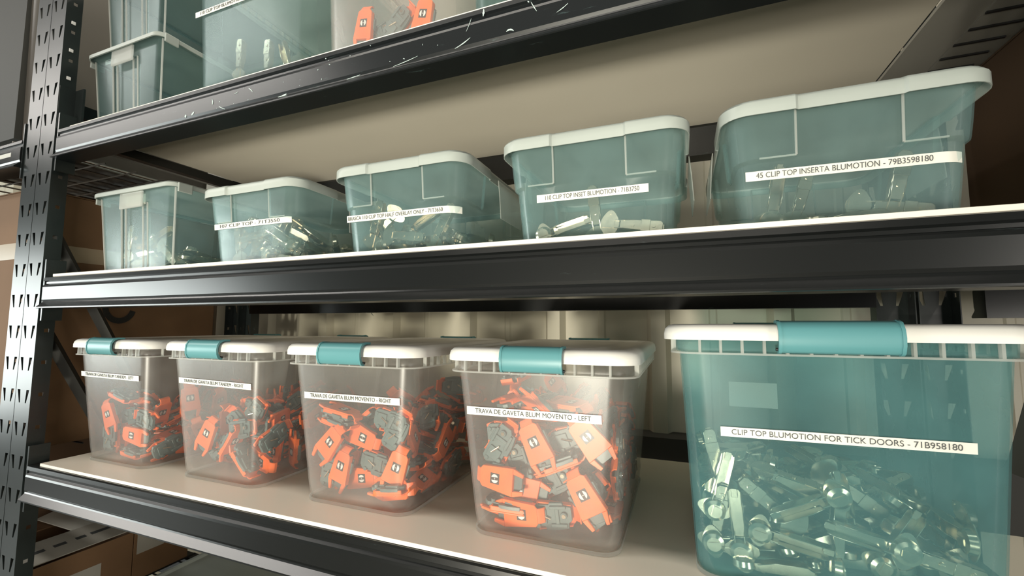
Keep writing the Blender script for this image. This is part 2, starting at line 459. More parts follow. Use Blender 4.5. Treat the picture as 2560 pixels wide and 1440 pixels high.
def add_label(bin_, sp, x0, x1, zc, h, text, fit=0.86, tilt=0.0, wrap=0.0, name='label', wrap_ls=0.0):
    """self-adhesive paper strip following the front wall, with its printed lettering"""
    hw, yf, r, o = front_edge(sp, zc)
    lean = math.atan2((sp['dt'] - sp['db']) / 2, sp['h'])
    t = 0.0009 + (0.0001 if o == 0 else 0)
    n = 24; m = MB(); path = []
    xs = x0 + wrap_ls
    for i in range(n + 1):
        x = x0 + (x1 - x0) * i / n
        y = yf - t - o; nx, ny = 0, -1
        if x > hw - r:
            s_ = x - (hw - r); a = min(s_ / r, 1.2); px = hw - r + (r + t) * math.sin(a); py = yf + r - (r + t) * math.cos(a); nx, ny = math.sin(a), -math.cos(a)
        else: px, py = x, y
        path.append((px, py, nx, ny))
    vs = []
    for (px, py, nx, ny), i in zip(path, range(n + 1)):
        dz = tilt * (i / n - 0.5)
        for s_ in (-1, 1):
            zz = zc + dz + s_ * h / 2
            off = -math.tan(lean) * s_ * h / 2
            for th in (0, 0.0005): vs.append((px + nx * (th) - 0, py + off * abs(ny) + ny * th, zz))
    k = 4; fs = []
    for i in range(n):
        a, b_ = i * k, (i + 1) * k
        fs += [(a + 1, b_ + 1, b_ + 3, a + 3), (a, a + 2, b_ + 2, b_), (a, b_, b_ + 1, a + 1), (a + 2, a + 3, b_ + 3, b_ + 2)]
    fs += [(0, 1, 3, 2), (n * k, n * k + 2, n * k + 3, n * k + 1)]
    m.add(vs, fs)
    lab = link(name, m.mesh('label', M['tape'], smooth=40), bin_)
    if text:
        cu = bpy.data.curves.new('lettering', 'FONT'); cu.body = text; cu.size = h * 0.80; cu.extrude = 0.00012; cu.align_x = 'CENTER'; cu.align_y = 'CENTER'
        cu.materials.append(M['ink'])
        to = bpy.data.objects.new('lettering', cu); col.objects.link(to); to.parent = lab
        bpy.context.view_layer.update()
        w = max(to.dimensions.x, 1e-4)
        want = (min(x1, hw - r + 0.004) - x0) * fit if not wrap else (hw - r + 0.004 - x0) * fit
        to.scale.x = want / w
        xm = (x0 + min(x1, hw - r + 0.004)) / 2
        to.location = (xm, yf - t - o - 0.00105, zc + tilt * ((xm - x0) / (x1 - x0) - 0.5))
        to.rotation_euler = (PI / 2 + lean, 0, 0)
        to.rotation_euler.rotate_axis('Z', math.atan2(tilt, x1 - x0))
        bpy.context.view_layer.update()
        me = bpy.data.meshes.new_from_object(to.evaluated_get(bpy.context.evaluated_depsgraph_get()))
        t2 = bpy.data.objects.new('lettering', me); col.objects.link(t2); t2.parent = lab
        t2.location, t2.rotation_euler, t2.scale = to.location.copy(), to.rotation_euler.copy(), to.scale.copy()
        bpy.data.objects.remove(to); t2.name = 'lettering'
    return lab


def latch_bin(cx, yfb, z, label, mat, wb=0.235, wt=0.282, db=0.37, dt=0.415, h=0.262, lidw=0.312, lidd=0.45, latchw=0.098, group=None, lid=True, lz=0.0):
    """tall box with a ribbed collar, white lid and an aqua latch on each end; yfb = y of the front wall's foot"""
    sp = dict(wb=wb, wt=wt, db=db, dt=dt, h=h)
    r_ = empty('latch_bin', (cx, yfb + db / 2, z)); tag(r_, label, 'storage bin', group)
    m = MB(); r = 0.03
    rg = [ring(0.001, wb / 2 - 0.030, db / 2 - 0.030, r * .6), ring(0.0, wb / 2 - 0.012, db / 2 - 0.012, r), ring(0.003, wb / 2 - 0.003, db / 2 - 0.003, r), ring(0.010, wb / 2, db / 2, r)]
    for k in range(1, 8):
        t = k / 8; rg.append(ring(h * t, wb / 2 + (wt - wb) / 2 * t, db / 2 + (dt - db) / 2 * t, r))
    rg.append(ring(h, wt / 2, dt / 2, r))
    rg.append(ring(h + 0.001, wt / 2 + 0.004, dt / 2 + 0.004, r + .004)); rg.append(ring(h + 0.020, wt / 2 + 0.005, dt / 2 + 0.005, r + .004))
    m.loft(rg, cap0=True)
    link('bin_body', m.mesh('bin_body', M[mat], smooth=35), r_, solid=0.0022)
    # collar: small vertical fins below the lid, and the thick foot edge
    m = MB(); hw, hd = wt / 2 + 0.0045, dt / 2 + 0.0045
    nf = int(2 * (hw - 0.03) / 0.024)
    for i in range(nf + 1):
        fx = -hw + 0.03 + (2 * hw - 0.06) * i / nf
        for s_ in (-1, 1):
            a, c = sorted((s_ * hd, s_ * (hd + 0.0065))); m.box(fx - 0.0016, fx + 0.0016, a, c, h + 0.0005, h + 0.021)
    nf = int(2 * (hd - 0.03) / 0.022)
    for i in range(nf + 1):
        fy = -hd + 0.03 + (2 * hd - 0.06) * i / nf
        for s_ in (-1, 1):
            a, c = sorted((s_ * hw, s_ * (hw + 0.0065))); m.box(a, c, fy - 0.0011, fy + 0.0011, h + 0.0005, h + 0.021)
    m.loft([ring(h - 0.0015, hw, hd, r), ring(h - 0.0015, hw + 0.007, hd + 0.007, r + .007), ring(h + 0.001, hw + 0.007, hd + 0.007, r + .007), ring(h + 0.001, hw, hd, r)])
    link('collar', m.mesh('collar', M['edge_plastic'], smooth=35), r_)
    m = MB(); m.loft([ring(0.0005, wb / 2 - 0.008, db / 2 - 0.008, r), ring(0.0005, wb / 2 + 0.0012, db / 2 + 0.0012, r), ring(0.006, wb / 2 + 0.0018, db / 2 + 0.0018, r), ring(0.0062, wb / 2 + 0.0004, db / 2 + 0.0004, r)])
    link('foot_rim', m.mesh('foot_rim', M['edge_plastic'], smooth=35), r_)
    if lid:
        a, c = lidw / 2, lidd / 2; zz = h + 0.019
        m = MB()
        m.loft([ring(zz + 0.004, a - 0.004, c - 0.004, .036), ring(zz - 0.0015, a - 0.003, c - 0.003, .037), ring(zz - 0.0015, a, c, .040), ring(zz + 0.006, a, c, .040), ring(zz + 0.013, a - 0.0015, c - 0.0015, .040), ring(zz + 0.0175, a - 0.006, c - 0.006, .037),
                ring(zz + 0.0195, a - 0.013, c - 0.013, .034), ring(zz + 0.0195, a - 0.022, c - 0.022, .030), ring(zz + 0.0155, a - 0.026, c - 0.026, .028), ring(zz + 0.0155, a - 0.060, c - 0.060, .02), ring(zz + 0.0185, a - 0.064, c - 0.064, .02),
                ring(zz + 0.0185, a - 0.085, c - 0.085, .015)], cap1=True)
        m.loft([ring(zz + 0.004, a - 0.004, c - 0.004, .036), ring(zz + 0.010, a - 0.006, c - 0.006, .034)], cap1=True)
        link('lid', m.mesh('lid', M['white'], smooth=40), r_)
        # latches, curved over the lid edge at both ends
        prof = [(0.020, zz + 0.0225), (0.006, zz + 0.0235), (-0.003, zz + 0.0205), (-0.0080, zz + 0.013), (-0.0095, zz + 0.004), (-0.0085, zz - 0.006), (-0.005, zz - 0.0135), (-0.001, zz - 0.016), (0.004, zz - 0.0165),
                (0.006, zz - 0.0145), (0.0005, zz - 0.0125), (-0.0045, zz - 0.004), (-0.0055, zz + 0.004), (-0.0045, zz + 0.011), (0.000, zz + 0.0175), (0.007, zz + 0.0203), (0.020, zz + 0.0200)]
        for s_ in (-1, 1):
            m = MB()
            m.prism([(s_ * (c - 0.001) - s_ * p[0] if False else s_ * (c - p[0]), p[1]) for p in prof], -latchw / 2 + 0.003, latchw / 2 - 0.003, axis='x')
            for ex in (-1, 1):                     # thicker rounded cheek at each end of the latch
                big = [(s_ * (c - (p[0] - 0.0012)), p[1] + (0.0009 if i < 3 else -0.0009 if 5 < i < 9 else 0)) for i, p in enumerate(prof)]
                xa, xb = sorted((ex * latchw / 2, ex * (latchw / 2 - 0.0035)))
                m.prism(big, xa, xb, axis='x')
            link('latch', m.mesh('latch', M['latch'], smooth=50), r_)
            m = MB(); m.cyl((-latchw / 2 - 0.002, s_ * (c - 0.0015), zz - 0.012), 0.0022, latchw + 0.004, 10, 'x')
            link('latch_pin', m.mesh('latch_pin', M['black_plastic'], smooth=40), r_)
    return r_, sp


def tote(cx, yfb, z, label, group=None, mat='teal_bin', flaps=True):
    """low wide-lipped box with a stepped upper wall and a pale lid"""
    wb, wt, db, dt, h = 0.236, 0.262, 0.355, 0.385, 0.163
    sh = 0.098
    sp = dict(wb=wb, wt=wt, db=db, dt=dt, h=h, shoulder=sh, out=0.0055)
    r_ = empty('storage_tote', (cx, yfb + db / 2, z)); tag(r_, label, 'storage bin', group)
    m = MB(); r = 0.026
    L = lambda t: (wb / 2 + (wt - wb) / 2 * t, db / 2 + (dt - db) / 2 * t)
    rg = [ring(0.001, wb / 2 - 0.025, db / 2 - 0.025, r * .7), ring(0, wb / 2 - 0.008, db / 2 - 0.008, r), ring(0.004, *L(0), r)]
    for zz in (0.03, 0.06, sh - 0.003): rg.append(ring(zz, *L(zz / h), r))
    rg.append(ring(sh - 0.001, *L(sh / h), r, 0.002)); rg.append(ring(sh + 0.0015, *L(sh / h), r, 0.005)); rg.append(ring(sh + 0.004, *L(sh / h), r, 0.0055))
    for zz in (0.12, 0.14, h): rg.append(ring(zz, *L(zz / h), r, 0.0055))
    rg.append(ring(h + 0.001, wt / 2 + 0.011, dt / 2 + 0.011, r + .006)); rg.append(ring(h + 0.004, wt / 2 + 0.012, dt / 2 + 0.012, r + .006))
    m.loft(rg, cap0=True)
    link('bin_body', m.mesh('bin_body', M[mat], smooth=32), r_, solid=0.002)
    # thick bright mould lines: the step of the wall and the ribs beside the middle panel
    for s_ in (-1, 1):
        for q in (-1, 1):
            m = MB()
            x = q * 0.0568
            y0 = s_ * (db / 2 + (dt - db) / 2 * (sh / h) + 0.0035); y1 = s_ * (dt / 2 + 0.0035)
            m.bar((x, y0, sh + 0.002), (x, y1, h), 0.0016, n=6)
            ya = s_ * (db / 2 + (dt - db) / 2 * (sh / h) + 0.0035)
            m.bar((x, ya, sh + 0.002), (q * (L(sh / h)[0] - r), ya, sh + 0.002), 0.0013, n=6)
            link('mould_rib', m.mesh('mould_rib', M['edge_plastic'], smooth=50), r_)
    if flaps:                                      # hanging grips at the middle of each long side
        for s_ in (-1, 1):
            m = MB()
            prof = [(wt / 2 + 0.016, h + 0.001), (wt / 2 + 0.019, h - 0.03), (wt / 2 + 0.022, 0.085), (wt / 2 + 0.0235, 0.085), (wt / 2 + 0.0208, h - 0.03), (wt / 2 + 0.0178, h + 0.001)]
            pts0 = [Vector((s_ * a, -0.060, b_)) for a, b_ in prof]; pts1 = [Vector((s_ * a, 0.060, b_)) for a, b_ in prof]
            m.loft([pts0, pts1], cap0=True, cap1=True)
            link('side_grip', m.mesh('side_grip', M['edge_plastic']), r_, bevel=0.0008)
    a, c = 0.1475, 0.209; zz = h + 0.0045
    m = MB()
    def lr(z_, ins, rr, o=0.0): return ring(z_, a - ins, c - ins, rr, o)
    # the lid's skirt steps back over the middle panel (out: 3 mm on either side of it)
    m.loft([lr(zz + 0.001, 0.008, .03), lr(zz - 0.011, 0.0065, .03, .0035), lr(zz - 0.0125, 0.0055, .03, .0035), lr(zz - 0.0125, 0.0040, .032, .0035), lr(zz - 0.004, 0.0035, .034, .0035), lr(zz + 0.004, 0.0035, .034, .0035), lr(zz + 0.0085, 0.006, .034, .003), lr(zz + 0.0105, 0.010, .03, .002),
            lr(zz + 0.0105, 0.018, .026), lr(zz + 0.0075, 0.021, .024), lr(zz + 0.0075, 0.05, .02)], cap1=True)
    m.loft([lr(zz + 0.001, 0.008, .03), lr(zz + 0.003, 0.012, .03)], cap1=True)
    link('lid', m.mesh('lid', M['milk'], smooth=38), r_)
    return r_, sp


def grip_box(cx, yfb, z, label, group=None, lid=True, h=0.200, w=1.0, mat='teal_bin'):
    """taller box with a recessed grip in the middle of its front and a flat clipped lid"""
    wb, wt, db, dt = 0.262 * w, 0.292 * w, 0.37, 0.395
    sp = dict(wb=wb, wt=wt, db=db, dt=dt, h=h)
    r_ = empty('handle_box', (cx, yfb + db / 2, z)); tag(r_, label, 'storage bin', group)
    m = MB(); r = 0.018
    L = lambda t: (wb / 2 + (wt - wb) / 2 * t, db / 2 + (dt - db) / 2 * t)
    rg = [ring(0.001, wb / 2 - 0.02, db / 2 - 0.02, r * .7), ring(0, wb / 2 - 0.006, db / 2 - 0.006, r), ring(0.004, *L(0), r, 0.004)]
    for k in (0.05, 0.3, 0.6, 0.86): rg.append(ring(h * k, *L(k), r, 0.004, bw=0.052))
    rg.append(ring(h * 0.875, *L(.875), r, 0.004, bw=0.052, allround=True)); rg.append(ring(h, *L(1), r, 0.004, allround=True))
    rg.append(ring(h + .001, wt / 2 + .012, dt / 2 + .012, r + .008)); rg.append(ring(h + .006, wt / 2 + .013, dt / 2 + .013, r + .008))
    m.loft(rg, cap0=True)
    link('bin_body', m.mesh('bin_body', M[mat], smooth=32), r_, solid=0.002)
    # grip: pocket with thick side walls and a hanging tab
    for s_ in (-1, 1):
        for x in (-0.052, -0.034, 0.034, 0.052):
            m = MB(); m.bar((x, s_ * (db / 2 + 0.003), 0.006), (x, s_ * (dt / 2 + 0.002), h * 0.86), 0.0022, n=6)
            link('grip_rib', m.mesh('grip_rib', M['edge_plastic'], smooth=50), r_)
    m = MB()
    ya, yb = -dt / 2 - 0.012, -dt / 2 - 0.0065
    m.box(-0.045, 0.045, ya, yb, h * 0.80, h + 0.001)
    link('grip_tab', m.mesh('grip_tab', M['edge_plastic']), r_, bevel=0.003)
    for s_ in (-1, 1):
        for q in (-1, 1):
            m = MB(); m.bar((q * (wb / 2 + .0025), s_ * (db / 2 - r * .35 + .0035), 0.008), (q * (wt / 2 + 0.0022), s_ * (dt / 2 - r * .3 + .003), h), 0.0025, n=6)
            link('corner_edge', m.mesh('corner_edge', M['edge_plastic'], smooth=50), r_)
    if lid:
        a, c = wt / 2 + 0.0165, dt / 2 + 0.0165; zz = h + 0.003
        m = MB()
        m.loft([ring(zz + .004, a - .004, c - .004, r + .004), ring(zz - .004, a - .003, c - .003, r + .006), ring(zz - .004, a, c, r + .008), ring(zz + .005, a, c, r + .008), ring(zz + .009, a - .004, c - .004, r + .006), ring(zz + .009, a - .02, c - .02, r), ring(zz + .006, a - .024, c - .024, r), ring(zz + .006, a - .06, c - .06, r * .7)], cap1=True)
        m.loft([ring(zz + .004, a - .004, c - .004, r + .004), ring(zz + .0045, a - .01, c - .01, r)], cap1=True)
        link('lid', m.mesh('lid', M['milk'], smooth=38), r_)
        for s_ in (-1, 1):
            xa, xb = sorted((s_ * (a - 0.001), s_ * (a + 0.004)))
            for fy in (-c + 0.03, c - 0.03):
                m = MB(); m.box(xa, xb, fy - 0.016, fy + 0.016, zz - 0.016, zz + 0.006)
                link('lid_clip', m.mesh('lid_clip', M['milk']), r_, bevel=0.0015)
    return r_, sp


ORD = ['leftmost', 'second from the left', 'middle', 'fourth from the left', 'rightmost']
GL, GM, GU = 'latch bins on the lower board', 'lidded bins on the middle board', 'bins on the upper board'
YL = 0.668
b1, s1 = latch_bin(-1.286, YL - .004, LOWZ, 'narrow latch bin beside the slotted post on the lower board, cloudy wall over orange pieces', 'clear_bin', group=GL)
b2, s2 = latch_bin(-0.938, YL + .003, LOWZ, 'second latch bin from the post, a grey block standing behind its front wall', 'clear_bin', group=GL)
b3, s3 = latch_bin(-0.575, YL + .003, LOWZ, 'middle latch bin of the lower board, its strip ending in RIGHT above orange pieces', 'clear_bin', group=GL)
b4, s4 = latch_bin(-0.212, YL, LOWZ, 'latch bin marked TRAVA DE GAVETA BLUM MOVENTO - LEFT beside the big hinge bin', 'clear_bin', group=GL)
b5, s5 = latch_bin(0.172, YL - .002, LOWZ, 'largest latch bin, marked CLIP TOP BLUMOTION FOR TICK DOORS, at the lower right', 'big_bin', wb=0.322, wt=0.352, db=0.42, dt=0.465, h=0.300, lidw=0.392, lidd=0.50, latchw=0.124, group=GL)
add_label(b1, s1, -0.123, 0.108, 0.212, 0.0125, 'TRAVA DE GAVETA BLUM TANDEM - LEFT', 0.84, -0.003)
add_label(b2, s2, -0.110, 0.113, 0.211, 0.0125, 'TRAVA DE GAVETA BLUM TANDEM - RIGHT', 0.84, -0.004)
add_label(b3, s3, -0.106, 0.112, 0.202, 0.0125, 'TRAVA DE GAVETA BLUM MOVENTO - RIGHT', 0.86)
add_label(b4, s4, -0.118, 0.100, 0.199, 0.0130, 'TRAVA DE GAVETA BLUM MOVENTO - LEFT', 0.86, 0.001)
add_label(b5, s5, -0.128, 0.130, 0.199, 0.0125, 'CLIP TOP BLUMOTION FOR TICK DOORS - 71B958180', 0.90, 0.003)
# paper seen through the big bin's wall
m = MB(); m.box(-0.116, -0.060, -0.2215, -0.2212, 0.230, 0.262)
link('inner_sticker', m.mesh('inner_sticker', M['inner_paper']), b5)

YM = 0.672
t1, q1 = grip_box(-1.262, 0.668, MIDZ, 'tallest box of the middle board, next to the slotted post, with a recessed grip', GM)
t2, q2 = tote(-0.862, YM, MIDZ, 'second box of the middle board, small metal hinges heaped above half its height', GM)
t3, q3 = tote(-0.484, YM, MIDZ, 'centre box of the middle board whose paper strip wraps round its right corner', GM)
t4, q4 = tote(-0.128, YM, MIDZ, 'middle board box holding only a few hinges, left of the 45 CLIP TOP box', GM)
t5, q5 = tote(0.205, YM, MIDZ, 'box marked 45 CLIP TOP INSERTA BLUMOTION at the right of the middle board', GM)
add_label(t1, q1, -0.040, 0.040, 0.182, 0.026, '', name='sticker')
add_label(t2, q2, -0.115, 0.112, 0.092, 0.0125, '107 CLIP TOP - 71T3550', 0.84)
add_label(t3, q3, -0.118, 0.148, 0.078, 0.0125, 'BRASCA 110 CLIP TOP HALF OVERLAY ONLY - 71T3650', 0.97)
add_label(t4, q4, -0.086, 0.088, 0.078, 0.0125, '110 CLIP TOP INSET BLUMOTION - 71B3750', 0.84)
add_label(t5, q5, -0.117, 0.117, 0.077, 0.0130, '45 CLIP TOP INSERTA BLUMOTION - 79B3598180', 0.88, -0.001)

u1, p1 = grip_box(-1.335, 0.662, UPZ, 'small lidded box by the post on the upper board, with another box stacked on it', GU, h=0.202, w=0.96, mat='dimmed_smoky_bin')
u0, p0 = grip_box(-1.335, 0.668, UPZ + 0.2145, 'dim box stacked on the small lidded box, cut by the top picture edge', GU, w=0.84, mat='dimmed_smoky_bin')
u2, p2 = latch_bin(-0.860, 0.640, UPZ, 'tall bin on the upper board with a slanting paper strip and a few metal hinges', 'dimmed_smoky_bin', wb=0.338, wt=0.343, db=0.42, dt=0.46, h=0.300, lidw=0.352, lidd=0.50, latchw=0.124, group=GU)
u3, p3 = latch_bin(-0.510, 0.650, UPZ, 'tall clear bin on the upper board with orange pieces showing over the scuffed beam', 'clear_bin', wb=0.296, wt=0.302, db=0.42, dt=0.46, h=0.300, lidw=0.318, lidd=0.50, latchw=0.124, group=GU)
u4, p4 = latch_bin(-0.172, 0.650, UPZ, 'bin on the upper board of which only the foot shows beside the orange pieces', 'dimmed_smoky_bin', wb=0.316, wt=0.322, db=0.42, dt=0.46, h=0.300, lidw=0.334, lidd=0.50, latchw=0.124, group=GU)
add_label(u1, p1, -0.092, 0.030, 0.188, 0.0125, '170 CLIP TOP - 71T6550', 0.84)
add_label(u2, p2, -0.170, 0.05, 0.200, 0.0125, '110 CLIP TOP BLUMOTION - 71B3550', 0.86)


# ---------------------------------------------------------------- small hardware
def device_proto():
    """drawer locking device: grey-green housing with an orange release lever"""
    r_ = empty('drawer_locking_device')
    m = MB()
    m.prism([(-0.040, -0.012), (-0.034, -0.019), (-0.006, -0.019), (-0.004, -0.022), (0.016, -0.022), (0.018, -0.017), (0.030, -0.015), (0.030, 0.006), (0.024, 0.010), (0.024, 0.018), (0.006, 0.021), (-0.012, 0.021), (-0.014, 0.015), (-0.034, 0.015), (-0.040, 0.008)], -0.0065, -0.0005)
    m.box(-0.030, -0.010, -0.013, 0.010, -0.0095, -0.0060)
    m.box(-0.004, 0.022, -0.018, -0.013, -0.0100, -0.0060); m.box(-0.004, 0.022, 0.010, 0.015, -0.0100, -0.0060)
    m.box(0.004, 0.010, -0.013, 0.010, -0.0088, -0.0060)
    m.cyl((-0.025, 0.012, -0.0112), 0.0040, 0.005, 12); m.cyl((0.018, -0.003, -0.0112), 0.0055, 0.005, 14)
    m.cyl((-0.034, -0.010, -0.0085), 0.0036, 0.003, 10)
    link('housing', m.mesh('housing', M['grey_plastic'], smooth=30), r_, bevel=0.0006, seg=1)
    m = MB(); m.cyl((0.018, -0.003, -0.0122), 0.0032, 0.0012, 12); m.bar((-0.020, -0.006, -0.0105), (-0.004, 0.002, -0.0105), 0.0014, n=6)
    link('spring', m.mesh('spring', M['nickel'], smooth=50), r_)
    m = MB()
    m.prism([(-0.026, -0.0225), (0.030, -0.0170), (0.034, -0.012), (0.034, 0.012), (0.030, 0.0170), (-0.026, 0.0225)], 0.0040, 0.0068)
    m.prism([(-0.026, -0.0225), (0.030, -0.0170), (0.030, -0.0145), (-0.026, -0.0200)], -0.003, 0.0042)
    m.prism([(-0.026, 0.0200), (0.030, 0.0145), (0.030, 0.0170), (-0.026, 0.0225)], -0.003, 0.0042)
    m.box(-0.026, -0.0235, -0.0225, 0.0225, -0.004, 0.0042)
    for s_ in (-1, 1): m.prism([(-0.026, s_ * 0.0225), (-0.026, s_ * 0.0135), (-0.044, s_ * 0.0105), (-0.045, s_ * 0.0160)], 0.0025, 0.0068)
    m.prism([(0.030, 0.0068), (0.038, 0.0050), (0.044, 0.0000), (0.0445, -0.006), (0.042, -0.006), (0.041, -0.001), (0.036, 0.0030), (0.030, 0.0040)], -0.0115, 0.0115, axis='y')
    lev = link('release_lever', m.mesh('release_lever', M['orange'], smooth=30), r_, bevel=0.0007, seg=1)
    m = MB(); m.box(-0.002, 0.0145, -0.0085, 0.0085, 0.0067, 0.0072)
    for s_ in (-1, 1):                             # white two-part round mark with a slanting gap
        pts = []
        for i in range(9):
            a = R(20 + 150 * i / 8); px, py = 0.0062 * math.cos(a), 0.0062 * math.sin(a) + 0.0008
            pts.append((px * s_ + 0.0062, py * s_))
        m.prism(pts, 0.0071, 0.0076, mi=1)
        m.box(0.0062 - 0.0007, 0.0062 + 0.0007, *sorted((s_ * 0.0003, s_ * 0.0012)), 0.0071, 0.0076, mi=1)
    link('emblem', m.mesh('emblem', [M['black_plastic'], M['mark']]), lev)
    return r_


def hinge_proto():
    """nickel cabinet hinge: drilled-in cup with flange, linked to a channel arm with two screws"""
    r_ = empty('cabinet_hinge')
    m = MB()
    pts = []
    for i in range(20):
        a = 2 * PI * i / 20; x_, y_ = math.cos(a), math.sin(a)
        pts.append((-0.037 + 0.0165 * x_ * (1 if abs(y_) < .75 else .8), 0.0255 * y_ * (1 if abs(x_) < .6 else .82)))
    m.prism(pts, 0.0028, 0.0042)
    m.cyl((-0.037, 0, -0.0058), 0.0158, 0.0086, 18, r2=0.0172); m.cyl((-0.037, 0, -0.0082), 0.0105, 0.0024, 18, r2=0.0158)
    m.box(-0.045, -0.029, -0.004, 0.004, -0.0094, -0.0082)
    for s_ in (-1, 1): m.cyl((-0.037, s_ * 0.0205, 0.0035), 0.0030, 0.0016, 10)
    m.box(-0.050, -0.028, -0.0075, 0.0075, 0.0040, 0.0058)
    link('hinge_cup', m.mesh('hinge_cup', M['nickel'], smooth=22), r_)
    m = MB()
    for s_ in (-1, 1):
        y0, y1 = sorted((s_ * 0.0062, s_ * 0.0076))
        m.add([(a, y, c) for y in (y0, y1) for a, c in ((-0.032, 0.004), (-0.032, -0.003), (-0.012, -0.004), (-0.010, 0.009))], [(0, 1, 2, 3), (7, 6, 5, 4), (0, 4, 5, 1), (1, 5, 6, 2), (2, 6, 7, 3), (3, 7, 4, 0)])
    link('link', m.mesh('link', M['nickel']), r_)
    m = MB()
    m.prism([(-0.018, -0.0070), (0.010, -0.0088), (0.050, -0.0095), (0.055, -0.0060), (0.055, 0.0060), (0.050, 0.0095), (0.010, 0.0088), (-0.018, 0.0070)], 0.0068, 0.0080)
    for s_ in (-1, 1):
        m.add([(a, s_ * b_, c) for b_ in (0.0084, 0.0095) for a, c in ((-0.016, 0.007), (-0.020, -0.002), (0.004, -0.0075), (0.046, -0.0075), (0.054, -0.001), (0.052, 0.007))],
              [(0, 1, 2, 3, 4, 5), (11, 10, 9, 8, 7, 6)] + [(i, (i + 1) % 6, 6 + (i + 1) % 6, 6 + i) for i in range(6)])
    m.box(0.018, 0.034, -0.0105, 0.0105, 0.0078, 0.0090); m.box(0.044, 0.0575, -0.0045, 0.0045, 0.002, 0.0040)
    link('hinge_arm', m.mesh('hinge_arm', M['nickel'], smooth=30), r_, bevel=0.0005, seg=1)
    for sx in (0.004, 0.040):
        m = MB(); m.cyl((sx, 0, 0.0078), 0.0036, 0.0018, 12); m.box(sx - 0.003, sx + 0.003, -0.0005, 0.0005, 0.0095, 0.0098)
        link('screw', m.mesh('screw', M['nickel'], smooth=40), r_)
    return r_


